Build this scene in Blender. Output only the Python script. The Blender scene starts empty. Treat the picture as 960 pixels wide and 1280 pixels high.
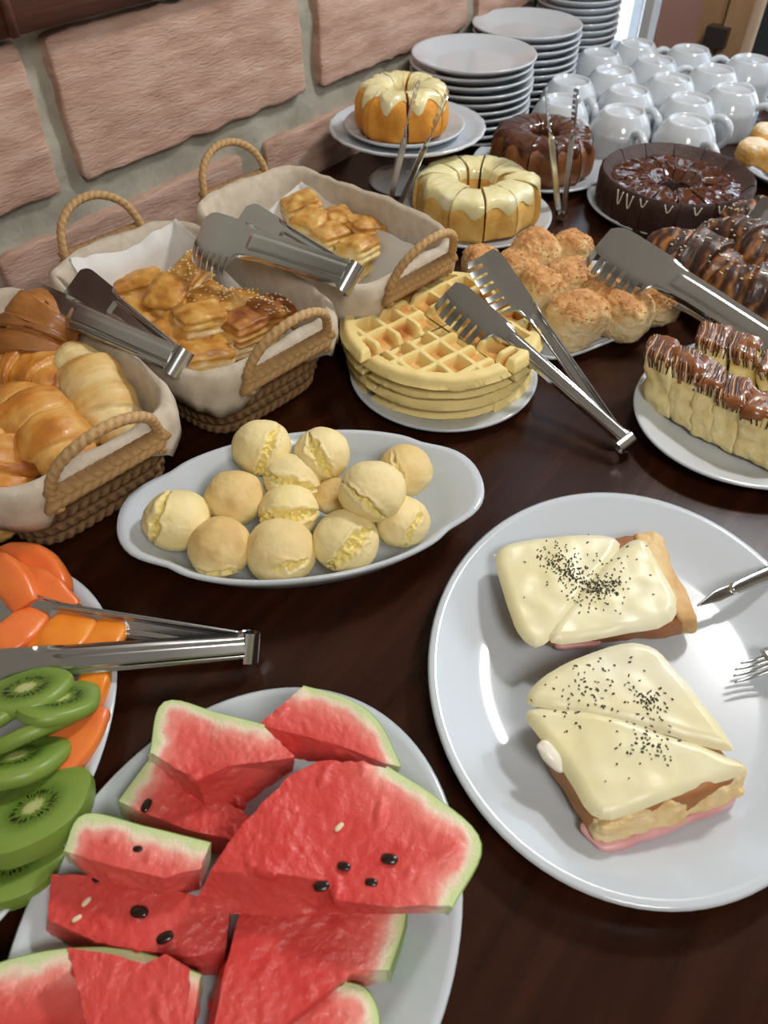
import bpy, bmesh, math, random
import numpy as np
from mathutils import Vector, Matrix, noise

scene = bpy.context.scene
COL = scene.collection
PI = math.pi

# ------------------------------------------------------------------ camera
cam_d = bpy.data.cameras.new('camera')
cam_d.sensor_fit = 'VERTICAL'; cam_d.sensor_height = 36.0; cam_d.lens = 26.156
cam_d.clip_start = 0.01
cam_d.dof.use_dof = True; cam_d.dof.focus_distance = 0.62; cam_d.dof.aperture_fstop = 9.0
cam = bpy.data.objects.new('camera', cam_d); COL.objects.link(cam)
cam.location = (0, 0, 0.48); cam.rotation_euler = (math.radians(43), 0, 0)
scene.camera = cam

# ------------------------------------------------------------------ world, lights, exposure
world = bpy.data.worlds.new('sky'); scene.world = world; world.use_nodes = True
bg = world.node_tree.nodes['Background']
bg.inputs[0].default_value = (0.78, 0.89, 1.0, 1); bg.inputs[1].default_value = 3.6

def area(name, loc, target, size, power, col=(1, 1, 1)):
    d = bpy.data.lights.new(name, 'AREA'); d.shape = 'DISK'; d.size = size; d.energy = power; d.color = col
    o = bpy.data.objects.new(name, d); COL.objects.link(o); o.location = loc
    o.rotation_euler = (Vector(target) - Vector(loc)).to_track_quat('-Z', 'Y').to_euler()
    return o
area('ceiling_lamp_light', (0.85, 1.10, 1.20), (0.0, 0.45, 0.0), 0.20, 14.0, (1.0, 0.96, 0.91))
area('camera_side_fill_light', (0.35, -0.50, 1.15), (0.0, 0.45, 0.0), 0.45, 10.0, (1.0, 0.96, 0.91))  # unseen fill added behind the camera to brighten faces turned toward it
vs = scene.view_settings
vs.view_transform = 'Standard'; vs.look = 'None'; vs.gamma = 1.0; vs.use_curve_mapping = False
vs.exposure = -0.12

# ------------------------------------------------------------------ helpers
def lin(h):
    if isinstance(h, str):
        h = [int(h[i:i + 2], 16) / 255 for i in (0, 2, 4)]
        return tuple(c / 12.92 if c <= .04045 else ((c + .055) / 1.055) ** 2.4 for c in h) + (1,)
    return tuple(h) + ((1,) if len(h) == 3 else ())

def mat(name, cols, rough=.5, scale=30., detail=4., contrast=.25, bump=0., bscale=None, metal=0., sss=0., coat=0.,
        attr=None, amt=.25, stretch=(1, 1, 1), spec=.5, pos=None, sss_r=.004, distort=0., rvar=0.):
    """cols: colours of a ramp; driven by noise, or by the vertex value `attr` shifted by noise"""
    m = bpy.data.materials.new(name); m.use_nodes = True
    nt = m.node_tree; N = nt.nodes; L = nt.links
    b = N['Principled BSDF']
    b.inputs['Roughness'].default_value = rough; b.inputs['Metallic'].default_value = metal
    b.inputs['Specular IOR Level'].default_value = spec
    if sss:
        b.inputs['Subsurface Weight'].default_value = sss
        b.inputs['Subsurface Radius'].default_value = (1.0, .55, .3); b.inputs['Subsurface Scale'].default_value = sss_r
    if coat:
        b.inputs['Coat Weight'].default_value = coat; b.inputs['Coat Roughness'].default_value = .06
    if isinstance(cols, str): cols = [cols]
    tc = N.new('ShaderNodeTexCoord'); mp = N.new('ShaderNodeMapping'); mp.inputs['Scale'].default_value = stretch
    L.new(tc.outputs['Object'], mp.inputs['Vector'])
    nz = N.new('ShaderNodeTexNoise'); nz.inputs['Scale'].default_value = scale; nz.inputs['Detail'].default_value = detail
    nz.inputs['Distortion'].default_value = distort
    L.new(mp.outputs[0], nz.inputs['Vector'])
    if len(cols) == 1:
        b.inputs['Base Color'].default_value = lin(cols[0])
    else:
        rp = N.new('ShaderNodeValToRGB'); els = rp.color_ramp.elements
        n = len(cols)
        if pos is None:
            lo, hi = (.5 - contrast, .5 + contrast) if attr is None else (0, 1)
            pos = [lo + (hi - lo) * i / (n - 1) for i in range(n)]
        els[0].position = pos[0]; els[0].color = lin(cols[0])
        els[1].position = pos[-1]; els[1].color = lin(cols[-1])
        for p, c in list(zip(pos, cols))[1:-1]:
            e = els.new(p); e.color = lin(c)
        if attr:
            at_ = N.new('ShaderNodeAttribute'); at_.attribute_name = attr
            ma = N.new('ShaderNodeMath'); ma.operation = 'MULTIPLY_ADD'
            ma.inputs[1].default_value = amt * 2; ma.inputs[2].default_value = -amt
            L.new(nz.outputs[0], ma.inputs[0])
            ad = N.new('ShaderNodeMath'); ad.operation = 'ADD'; L.new(at_.outputs['Fac'], ad.inputs[0]); L.new(ma.outputs[0], ad.inputs[1])
            L.new(ad.outputs[0], rp.inputs[0])
        else:
            L.new(nz.outputs[0], rp.inputs[0])
        L.new(rp.outputs[0], b.inputs['Base Color'])
    if rvar:
        mr = N.new('ShaderNodeMath'); mr.operation = 'MULTIPLY_ADD'; mr.inputs[1].default_value = rvar; mr.inputs[2].default_value = rough - rvar / 2
        L.new(nz.outputs[0], mr.inputs[0]); L.new(mr.outputs[0], b.inputs['Roughness'])
    if bump:
        n2 = N.new('ShaderNodeTexNoise'); n2.inputs['Scale'].default_value = bscale or scale * 3; n2.inputs['Detail'].default_value = 5
        L.new(mp.outputs[0], n2.inputs['Vector'])
        bp = N.new('ShaderNodeBump'); bp.inputs['Strength'].default_value = bump; bp.inputs['Distance'].default_value = .002
        L.new(n2.outputs[0], bp.inputs['Height']); L.new(bp.outputs[0], b.inputs['Normal'])
    return m

def link(o, parent=None):
    COL.objects.link(o)
    if parent is not None: o.parent = parent
    return o

def tag(o, label=None, cat=None, group=None, kind=None):
    if label: o['label'] = label
    if cat: o['category'] = cat
    if group: o['group'] = group
    if kind: o['kind'] = kind
    return o

def thing(name, label, cat, loc=(0, 0, 0), rot=(0, 0, 0), group=None):
    o = bpy.data.objects.new(name, None); o.empty_display_size = .02
    link(o); o.location = loc; o.rotation_euler = rot if not isinstance(rot, (int, float)) else (0, 0, rot)
    return tag(o, label, cat, group)

def make(name, vf, m, parent=None, smooth=True, sharp=None, attr=None, off=None):
    """vf = (verts, faces); off: world point subtracted so that world-built meshes sit under a thing at that point"""
    v, f = vf
    v = np.asarray(v, float)
    if off is not None: v = v - np.asarray(off, float)
    me = bpy.data.meshes.new(name); me.from_pydata(v.tolist(), [], [tuple(map(int, q)) for q in f])
    bm = bmesh.new(); bm.from_mesh(me); bmesh.ops.recalc_face_normals(bm, faces=bm.faces); bm.to_mesh(me); bm.free()
    if smooth: me.polygons.foreach_set('use_smooth', [True] * len(me.polygons))
    if smooth and sharp: me.set_sharp_from_angle(angle=math.radians(sharp))
    if attr is not None:
        a = me.attributes.new('tone', 'FLOAT', 'POINT'); a.data.foreach_set('value', np.asarray(attr, float))
    me.materials.append(m); me.update()
    o = bpy.data.objects.new(name, me)
    return link(o, parent)

def join(parts):
    V = []; F = []; n = 0
    for v, f in parts:
        v = np.asarray(v, float); V.append(v); F += [tuple(i + n for i in q) for q in f]; n += len(v)
    return np.vstack(V), F

def fn(v, scale, seed=0., octs=1):
    v = np.asarray(v, float) * scale + np.array([seed * 7.13, seed * 3.7, seed * 5.3])
    out = np.zeros(len(v)); a = 1.
    for k in range(octs):
        out += a * np.array([noise.noise(Vector(p)) for p in v]); v = v * 2.03; a *= .5
    return out

def normals(v, f):
    v = np.asarray(v, float); n = np.zeros_like(v); by = {}
    for q in f: by.setdefault(len(q), []).append(q)
    for k, qs in by.items():
        A = np.array(qs); p = v[A]; c = np.zeros((len(A), 3))
        for i in range(1, k - 1): c += np.cross(p[:, i] - p[:, 0], p[:, i + 1] - p[:, 0])
        for i in range(k): np.add.at(n, A[:, i], c)
    l = np.linalg.norm(n, axis=1); l[l == 0] = 1
    return n / l[:, None]

_rc = {}
def rcube(n, p):
    """rounded cube in [-1,1]^3"""
    if (n, p) in _rc: return _rc[(n, p)][0].copy(), _rc[(n, p)][1]
    idx = {}; V = []; F = []
    def vid(q):
        k = tuple(round(c, 6) for c in q)
        if k not in idx: idx[k] = len(V); V.append(q)
        return idx[k]
    g = [-1 + 2 * i / n for i in range(n + 1)]
    for ax in range(3):
        for s in (-1, 1):
            for i in range(n):
                for j in range(n):
                    q = []
                    for a, b in ((g[i], g[j]), (g[i + 1], g[j]), (g[i + 1], g[j + 1]), (g[i], g[j + 1])):
                        c = [0, 0, 0]; c[ax] = s; c[(ax + 1) % 3] = a; c[(ax + 2) % 3] = b
                        q.append(vid(c))
                    F.append(tuple(q if s > 0 else q[::-1]))
    V = np.array(V, float)
    if p == 2:
        V = V / np.linalg.norm(V, axis=1)[:, None]
    else:
        V = V / ((np.abs(V) ** p).sum(1) ** (1 / p))[:, None]
    _rc[(n, p)] = (V, F)
    return V.copy(), F

def tri(c8, V):
    """trilinear map of [-1,1]^3 points into a hexahedron: bottom 4 corners then top 4"""
    c = np.asarray(c8, float); u, v, w = ((V + 1) / 2).T
    W = [(1 - u) * (1 - v) * (1 - w), u * (1 - v) * (1 - w), u * v * (1 - w), (1 - u) * v * (1 - w),
         (1 - u) * (1 - v) * w, u * (1 - v) * w, u * v * w, (1 - u) * v * w]
    return sum(W[i][:, None] * c[i] for i in range(8))

def rough_up(vf, amp, scale, seed=0., octs=2):
    v, f = vf; v = np.asarray(v, float)
    return v + normals(v, f) * (fn(v, scale, seed, octs) * amp)[:, None], f

def hexa(c8, n=10, p=8, amp=0, scale=60, seed=0, octs=2):
    V, F = rcube(n, p); v = tri(c8, V)
    return rough_up((v, F), amp, scale, seed, octs) if amp else (v, F)

def pillow(dx, dy, dz, n=10, p=5, amp=0, scale=60, seed=0, octs=2):
    V, F = rcube(n, p); v = V * np.array([dx, dy, dz]) / 2
    return rough_up((v, F), amp, scale, seed, octs) if amp else (v, F)

def box(x0, x1, y0, y1, z0, z1):
    v = [(x, y, z) for z in (z0, z1) for y in (y0, y1) for x in (x0, x1)]
    return np.array(v, float), [(0, 2, 3, 1), (4, 5, 7, 6), (0, 1, 5, 4), (2, 6, 7, 3), (0, 4, 6, 2), (1, 3, 7, 5)]

def xf(vf, loc=(0, 0, 0), rot=(0, 0, 0), sc=(1, 1, 1)):
    from mathutils import Euler
    R = np.array(Euler(rot).to_matrix())
    v = np.asarray(vf[0], float) * np.array(sc)
    return v @ R.T + np.array(loc, float), vf[1]

def lathe(prof, n=64, fx=1., fy=1., outline=None):
    """prof: (r, z) pairs from axis to axis; outline(theta, i) multiplies r"""
    V = []; F = []; rings = []
    for i, (r, z) in enumerate(prof):
        if r < 1e-6:
            rings.append([len(V)]); V.append((0, 0, z))
        else:
            ring = []
            for k in range(n):
                t = 2 * PI * k / n; m = outline(t, i) if outline else 1.
                ring.append(len(V)); V.append((r * m * math.cos(t) * fx, r * m * math.sin(t) * fy, z))
            rings.append(ring)
    for a, b in zip(rings, rings[1:]):
        for k in range(n):
            k2 = (k + 1) % n
            if len(a) == 1 and len(b) == 1: continue
            if len(a) == 1: F.append((a[0], b[k], b[k2]))
            elif len(b) == 1: F.append((a[k], b[0], a[k2]))
            else: F.append((a[k], b[k], b[k2], a[k2]))
    return np.array(V, float), F

def smooth_path(pts, n):
    """Catmull-Rom through pts"""
    P_ = [np.array(p, float) for p in pts]; P_ = [2 * P_[0] - P_[1]] + P_ + [2 * P_[-1] - P_[-2]]
    out = []; m = len(P_) - 3
    for k in range(n + 1):
        t = k / n * m; i = min(int(t), m - 1); u = t - i
        a, b, c, d = P_[i:i + 4]
        out.append(.5 * ((2 * b) + (c - a) * u + (2 * a - 5 * b + 4 * c - d) * u * u + (3 * b - a - 3 * c + d) * u ** 3))
    return np.array(out)

def tube(path, rad, segs=10, up=(0, 0, 1), sec=None, closed=False, cap=True, twist=0.):
    """sweep; rad: number or f(s) or array; sec(phi, s) -> (a, b) multipliers in the side/up frame"""
    path = np.asarray(path, float); n = len(path)
    V = []; F = []
    T = np.gradient(path, axis=0)
    if closed: T = np.roll(path, -1, 0) - np.roll(path, 1, 0)
    T /= np.linalg.norm(T, axis=1)[:, None] + 1e-12
    u = np.array(up, float)
    for i in range(n):
        s = i / max(1, n - 1)
        u = u - T[i] * (u @ T[i]); u /= np.linalg.norm(u) + 1e-12
        w = np.cross(T[i], u)
        r = rad(s) if callable(rad) else (rad[i] if hasattr(rad, '__len__') else rad)
        for k in range(segs):
            ph = 2 * PI * k / segs + twist * s
            a, b = sec(ph, s) if sec else (math.cos(ph), math.sin(ph))
            V.append(path[i] + r * (w * a + u * b))
    m = n if closed else n - 1
    for i in range(m):
        j = (i + 1) % n
        for k in range(segs):
            k2 = (k + 1) % segs
            F.append((i * segs + k, i * segs + k2, j * segs + k2, j * segs + k))
    if cap and not closed:
        F.append(tuple(range(segs))[::-1]); F.append(tuple((n - 1) * segs + k for k in range(segs)))
    return np.array(V), F

def subdiv_poly(vf, cuts):
    me = bpy.data.meshes.new('t'); me.from_pydata(np.asarray(vf[0]).tolist(), [], [tuple(q) for q in vf[1]])
    bm = bmesh.new(); bm.from_mesh(me); bpy.data.meshes.remove(me)
    bmesh.ops.triangulate(bm, faces=bm.faces)
    for c in range(cuts):
        L_ = np.mean([e.calc_length() for e in bm.edges])
        es = [e for e in bm.edges if e.calc_length() > L_ * .55]
        bmesh.ops.subdivide_edges(bm, edges=es, cuts=1, use_grid_fill=True)
        bmesh.ops.triangulate(bm, faces=[f for f in bm.faces if len(f.verts) > 3])
    bm.verts.index_update()
    v = np.array([q.co[:] for q in bm.verts]); f = [tuple(x.index for x in q.verts) for q in bm.faces]
    bm.free()
    return v, f

def prism(top, bot):
    n = len(top); v = list(top) + list(bot)
    f = [tuple(range(n)), tuple(range(2 * n - 1, n - 1, -1))]
    for i in range(n):
        j = (i + 1) % n; f.append((i, i + n, j + n, j))
    return np.array(v, float), f

def sheet(poly, th, cuts=4, amp=.001, scale=60, seed=0, sag=None):
    """thin slab following a 3-D polygon"""
    v, f = subdiv_poly((poly, [tuple(range(len(poly)))]), cuts)
    v = v + np.array([0, 0, 1]) * (fn(v, scale, seed) * amp)[:, None]
    if sag is not None: v = sag(v)
    n = len(v); nb = normals(v, f)
    if nb[:, 2].mean() < 0: nb = -nb
    lo = v - nb * th
    cnt = {}
    for q in f:
        for a, b in zip(q, q[1:] + q[:1]): cnt[(a, b)] = 1
    F = list(f) + [tuple(i + n for i in q[::-1]) for q in f]
    for (a, b) in cnt:
        if (b, a) not in cnt: F.append((b, a, a + n, b + n))
    return np.vstack([v, lo]), F

def chaikin(poly, it=2):
    p = np.array(poly, float)
    for _ in range(it):
        q = np.roll(p, -1, 0); p = np.stack([p * .75 + q * .25, p * .25 + q * .75], 1).reshape(-1, 3)
    return p
def edge_dist(v, poly):
    d = np.full(len(v), 9.)
    for a, b in zip(poly, np.roll(poly, -1, 0)):
        ab = b[:2] - a[:2]; t = np.clip(((v[:, :2] - a[:2]) @ ab) / (ab @ ab + 1e-12), 0, 1)
        d = np.minimum(d, np.linalg.norm(v[:, :2] - (a[:2] + t[:, None] * ab), axis=1))
    return d

def frame_rot(X, Y):
    X = Vector(X).normalized(); Y = Vector(Y); Y = (Y - X * Y.dot(X)).normalized(); Z = X.cross(Y)
    return Matrix((X, Y, Z)).transposed()

def copy_tree(o, loc=None, rot=None, label=None, parent=None):
    c = o.copy(); COL.objects.link(c); c.parent = parent
    if loc is not None: c.location = loc
    if rot is not None: c.rotation_euler = rot if not isinstance(rot, (int, float)) else (0, 0, rot)
    if label: c['label'] = label
    for ch in list(o.children): copy_tree(ch, parent=c)
    return c

# ------------------------------------------------------------------ materials of the place
m_brick = mat('brick', ['a5806e', 'bf9c8a', 'd1b3a3'], rough=.9, scale=16, detail=9, contrast=.24, bump=.8, bscale=110, stretch=(1, 1, 4))
m_mortar = mat('mortar', ['918e80', 'a9a698', 'bcb9ab'], rough=.95, scale=18, contrast=.25, bump=.9, bscale=90)
m_beam = mat('beam_wood', ['4a2a20', '5e382b', '6e4737'], rough=.6, scale=6, stretch=(1, 12, 12), bump=.3)
m_table = mat('table_wood', ['200c05', '2e1408', '3a1b0c'], rough=.24, scale=5, contrast=.3, stretch=(1.2, 14, 1), bump=.04, bscale=30, rvar=.08, spec=.35)
m_ceil = mat('ceiling_plaster', ['c9c1b4', 'd4cdc2'], rough=.9, scale=3)
m_floor = mat('floor_tile', ['6a5a4c', '7d6c5c'], rough=.5, scale=4)
m_china = mat('white_china', ['c8cfd6'], rough=.12, spec=.5, coat=.25)
m_wframe = mat('window_wood', ['a98460', 'bb9772'], rough=.55, scale=6, stretch=(8, 8, 1))
m_white = mat('white_paint', ['d6dde2', 'e2e7ea'], rough=.5)
m_darkmetal = mat('dark_latch', ['3a3330'], rough=.4)

# wall frame: s along the wall, k out of the wall
W0 = np.array([-.4606, .7501, 0.]); WD = np.array([.621, .784, 0.]); WN = np.array([.784, -.621, 0.])
WANG = math.atan2(.784, .621)
def wl(s, k, z): return tuple(W0 + WD * s + WN * k + np.array([0, 0, z]))
def wobj(name, vf, m, parent=None, **kw):
    """mesh given in wall coordinates (x = s, y = -k, z)"""
    o = make(name, vf, m, parent, **kw)
    if parent is None: o.location = tuple(W0); o.rotation_euler = (0, 0, WANG)
    return o

# ------------------------------------------------------------------ wall with bricks
wall = tag(wobj('wall_left', box(-2.2, 1.56, 0.012, .14, -.76, 1.75), m_mortar), kind='structure')
def mortar_face():
    ns, nz = 150, 40; V = []; F = []
    for j in range(nz + 1):
        for i in range(ns + 1):
            V.append((-.4 + 2.0 * i / ns, 0, -.02 + .36 * j / nz))
    V = np.array(V); V[:, 1] = -.002 - .004 * fn(V, 14, 3, 3)
    for j in range(nz):
        for i in range(ns):
            a = j * (ns + 1) + i; F.append((a, a + 1, a + ns + 2, a + ns + 1))
    return V, F
make('mortar', mortar_face(), m_mortar, wall)
def brick(s0, s1, z0, z1, seed):
    V, F = rcube(30, 40)
    L_, Hh = s1 - s0, z1 - z0
    v = V * np.array([L_ / 2, .02, Hh / 2]) + np.array([(s0 + s1) / 2, .006, (z0 + z1) / 2])
    v[:, 1] += fn(v, 25, seed, 3) * .0025
    edge = fn(v, 30, seed + 5, 2)
    v[:, 0] += edge * .004 * np.sign(V[:, 0]) * (np.abs(V[:, 0]) > .9); v[:, 2] += edge * .004 * np.sign(V[:, 2]) * (np.abs(V[:, 2]) > .85)
    return make('brick', (v, F), m_brick, wall)
sd = 0
for z0, z1, spans in ((-.09, .065, ((-.36, .02), (.035, .408), (.455, .835), (.87, 1.24), (1.27, 1.47))),
                      (.109, .256, ((-.25, .135), (.166, .544), (.579, .955), (.99, 1.36), (1.39, 1.47))),
                      (.298, .44, ((-.05, .33), (.365, .74), (.775, 1.15), (1.18, 1.47)))):
    for s0, s1 in spans:
        sd += 1; brick(s0, s1, z0, z1, sd)

beam = wobj('trim_1', box(-1.2, 1.2, -.035, .01, .268, .345), m_beam); tag(beam, 'reddish wooden rail along the brick wall', kind='structure')
make('beam_joint', box(.118, .126, -.042, -.03, .268, .345), m_beam, beam)

# ------------------------------------------------------------------ table, floor, ceiling
tb = thing('buffet_table', 'long dark brown polished wooden buffet table', 'table', tuple(W0 + np.array([0, 0, -.76])), WANG)
def slab():
    V, F = box(-1.3, 1.46, -1.03, -.024, .715, .76)
    return V, F
tt = make('tabletop', slab(), m_table, tb, smooth=False)
bv = tt.modifiers.new('edge', 'BEVEL'); bv.width = .004; bv.segments = 3
make('apron', box(-1.22, 1.36, -.92, -.08, .63, .715), m_table, tb, smooth=False)
for s in (-1.2, 1.28):
    for k in (-.9, -.16): make('leg', box(s, s + .07, k, k + .07, 0, .63), m_table, tb, smooth=False)
tag(make('floor', box(-3, 3.2, -2.2, 4, -.80, -.76), m_floor, smooth=False), kind='structure')
tag(wobj('ceiling', box(-1.6, 1.56, -2.2, .14, 1.75, 1.80), m_ceil, smooth=False), kind='structure')

# ------------------------------------------------------------------ window at the end of the table
m_plaster = mat('cream_plaster', ['d2c8b8', 'dcd3c6'], rough=.9, scale=4)
tag(wobj('wall_right', box(-1.6, 1.56, -2.26, -2.2, -.76, 1.75), m_plaster, smooth=False), kind='structure')
tag(wobj('wall_front', box(-1.66, -1.6, -2.26, .14, -.76, 1.75), m_plaster, smooth=False), kind='structure')
gl = bpy.data.materials.new('window_glass'); gl.use_nodes = True
_b = gl.node_tree.nodes['Principled BSDF']; _b.inputs['Transmission Weight'].default_value = 1; _b.inputs['Roughness'].default_value = .02
_b.inputs['IOR'].default_value = 1.02; _b.inputs['Base Color'].default_value = (.93, .96, 1, 1)
win = thing('window_1', 'tall window with white and wooden posts at the end of the table', None, tuple(W0 + WD * 1.5), WANG)
win['kind'] = 'structure'
def wpart(name, y0, y1, x0, x1, z0, z1, m): return make(name, box(x0, x1, -y1, -y0, z0, z1), m, win, smooth=False)
wpart('window_post', .108, .128, -.01, .03, -.76, 1.75, m_white)
wpart('window_post', .02, .035, .0, .03, -.76, 1.75, m_white)
wpart('window_post', .235, .282, -.02, .05, -.76, 1.75, m_wframe)
wpart('window_post', .288, .335, -.03, .05, -.76, 1.75, m_wframe)
wpart('window_post', .41, .48, -.02, .05, -.76, 1.75, m_wframe)
wpart('window_post', .80, .88, -.02, .05, -.76, 1.75, m_wframe)
wpart('window_post', 1.25, 1.33, -.02, .05, -.76, 1.75, m_wframe)
wpart('window_rail', 0, 1.33, .0, .04, -.10, -.03, m_wframe)
wpart('window_latch', .262, .305, -.05, -.02, .02, .055, m_darkmetal)
for a, b in ((.0, .108), (.128, .235), (.335, .41), (.48, .80), (.88, 1.25)): wpart('pane', a, b, .014, .018, -.03, 1.75, gl)
tag(wobj('wall_back', box(1.5, 1.56, -2.2, -1.33, -.76, 1.75), m_white, smooth=False), kind='structure')
m_outwall = mat('outside_brick', ['8d6150', 'a4786a'], rough=.9, scale=5)
m_blind = mat('shutter_slat', ['dbe6ef', 'e6eef4'], rough=.6)
bl = thing('exterior_shutter', 'white slatted shutter outside the window beside the plate stacks', 'shutter', tuple(W0 + WD * 1.80), WANG)
for i in range(4): make('slat', box(0, .012, .022 + i * .066, .046 + i * .066, -.76, 1.9), m_blind, bl, smooth=False)
for z_ in (-.2, .5, 1.2): make('rail', box(.012, .022, .0, .30, z_, z_ + .03), m_blind, bl, smooth=False)
tag(wobj('exterior_wall', box(1.85, 1.95, -.16, .0, -.76, 1.9), m_outwall, smooth=False), 'reddish exterior wall seen through the window', kind='structure')
m_dark = mat('outside_foliage', ['22262a', '33383b'], rough=.9, scale=3)
tag(wobj('exterior_gate', box(1.9, 1.95, -.6, -.24, -.76, 1.9), m_dark, smooth=False), 'dark exterior gate seen through the window', kind='structure')

# ------------------------------------------------------------------ china
def plate_prof(R, h, well=.66, t=.0035, floor=.005):
    return [(0, .0025), (R * .55, .0025), (R * .57, 0), (R * .62, 0), (R * .64, .003), (R * well + .012, .0045), (R * .96, h - .004), (R * .995, h - .002), (R, h),
            (R * .985, h + .0012), (R * .955, h - .0002), (R * (well + .06), floor + .0045), (R * well, floor + .0015), (R * (well - .08), floor), (0, floor)]
def plate(name, label, cat, c, R, h, well=.66, fx=1, fy=1, rot=0, n=72, outline=None, floor=.005):
    o = make(name, lathe(plate_prof(R, h, well, floor=floor), n, fx, fy, outline), m_china)
    o.location = (c[0], c[1], c[2] if len(c) > 2 else 0); o.rotation_euler = (0, 0, rot)
    return tag(o, label, cat)

plate('oval_platter', 'large oval white platter holding the two cheese toasts', 'platter', (.1753, .2855), .167, .022, .72, 1, .852, math.radians(72.6), 96)
plate('oval_platter', 'oval white platter piled with watermelon', 'platter', (-.079, .1201), .1454, .022, .70, 1, .824, math.radians(66.6), 96)
plate('oval_platter', 'oval white platter of kiwi and papaya slices', 'platter', (-.3076, .2111), .1636, .022, .72, 1, .76, math.radians(79), 96)
plate('oval_platter', 'oval white platter under the chocolate-striped bread', 'platter', (.372, .572), .135, .020, .70, 1, .823, math.radians(28), 80)
plate('round_plate', 'small white plate under the waffle stack', 'plate', (.062, .640), .098, .012, .72, floor=.004)
plate('round_plate', 'white plate under the dark chocolate ring cake', 'plate', (.402, 1.036), .1145, .014, .72, floor=.004)
plate('round_plate', 'white plate under the plain brown ring cake', 'plate', (.240, 1.165), .105, .014, .68, floor=.004)
plate('round_plate', 'white plate under the low cream-glazed ring cake', 'plate', (.126, 1.000), .104, .014, .70, floor=.004)
plate('round_plate', 'white plate under the chocolate-coated croissants', 'plate', (.465, .815), .125, .016, .70, floor=.004)
plate('round_plate', 'white plate at the frame edge holding sugared golden pastries', 'plate', (.625, 1.135), .085, .020, .62, floor=.004)
sb = make('sauce_dish', lathe([(0, .002), (.028, 0), (.032, .002), (.046, .024), (.048, .026), (.045, .0255), (.030, .006), (0, .005)], 40), m_china)
sb.location = (.560, .968, 0); tag(sb, 'small white sauce dish beside the chocolate cake', 'dish')

# ribbed rectangular plate
def rrect(t, p=5.): return 1. / (abs(math.cos(t)) ** p + abs(math.sin(t)) ** p) ** (1 / p)
rp_ = plate('rectangular_plate', 'ribbed white rectangular plate under the crumb-topped buns', 'plate', (.222, .762), .106, .013, .80, 1, .70, math.radians(32), 96, lambda t, i: rrect(t), floor=.004)
for i in range(9):
    f_ = .70 + .022 * i
    loop = [(.106 * f_ * rrect(t) * math.cos(t), .106 * .70 * f_ * rrect(t) * math.sin(t), .0062 + .0009 * max(0, i - 4)) for t in np.linspace(0, 2 * PI, 80, endpoint=False)]
    make('rib', tube(loop, .0008, 6, closed=True), m_china, rp_)

# eared oval gratin dish
def ear(t, k):
    c, s = abs(math.cos(t)), math.sin(t)
    base = 1. / ((c / 1.0) ** 2.1 + abs(s / .60) ** 2.1) ** (1 / 2.1)
    e = max(0, (c - .90) / .10); e = e * e * (3 - 2 * e)
    d = max(0, 1 - abs(c - .905) / .07); d = d * d * (3 - 2 * d)
    return base * (1 + k * .075 * e - k * .016 * d)
prof = [(0, .003), (.082, .003), (.084, 0), (.092, 0), (.096, .004), (.118, .018), (.136, .036), (.1395, .0405), (.1385, .043), (.133, .0415), (.118, .026), (.098, .010), (.085, .007), (0, .0065)]
kk = [0, 0, 0, 0, 0, .2, .9, 1, 1, .9, .3, 0, 0, 0]
gd = make('gratin_dish', lathe(prof, 128, 1, 1, lambda t, i: ear(t, kk[i])), m_china)
gd.location = (-.065, .4225, 0); gd.rotation_euler = (0, 0, math.radians(10)); tag(gd, 'deep white eared oval dish full of cheese bread puffs', 'dish')

# plate stacks
ORD = ['bottom', 'second', 'third', 'fourth', 'fifth', 'sixth', 'seventh', 'eighth', 'ninth', 'tenth', 'eleventh', 'twelfth']
def stack(c, R, n, dz, where, grp, seed):
    rnd = random.Random(seed)
    first = None
    for i in range(n):
        lab = ('topmost white plate of the %s' if i == n - 1 else 'white plate, bottom of the %s' if i == 0 else 'white plate, %s from the bottom of the %%s' % ORD[i]) % where
        loc = (c[0] + rnd.uniform(-.002, .002), c[1] + rnd.uniform(-.002, .002), i * dz)
        if first is None:
            first = plate('stacked_plate', lab, 'plate', loc, R, .018, .66, n=64, floor=.004); tag(first, group=grp)
        else: copy_tree(first, loc, label=lab)
stack((.139, 1.317), .098, 10, .0114, 'stack behind the cake stand', 'plates stacked behind the cake stand', 1)
stack((.245, 1.480), .094, 10, .0114, 'middle stack along the wall', 'plates in the middle stack', 2)
stack((.362, 1.632), .078, 12, .0114, 'stack against the window', 'plates in the stack by the window', 3)

# cake stand
def scal(t, i): return 1 + (.012 * abs(math.sin(12 * t)) if 5 <= i <= 9 else 0)
cs = thing('cake_stand', 'white pedestal cake stand with scalloped edge by the wall', 'cake stand', (.033, 1.128, 0))
make('base', lathe([(0, .002), (.054, 0), (.056, .003), (.050, .007), (.030, .012), (.020, .020), (.0165, .035), (.018, .052), (.028, .064), (0, .066)], 56), m_china, cs)
make('top', lathe([(0, .063), (.03, .063), (.06, .066), (.09, .071), (.106, .076), (.111, .079), (.111, .0815), (.107, .082), (.100, .0785), (.090, .075), (.06, .073), (0, .073)], 96, outline=scal), m_china, cs)
plate('round_plate', 'small white plate on the cake stand', 'plate', (.029, 1.118, .0735), .085, .014, .70, floor=.004)

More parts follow.
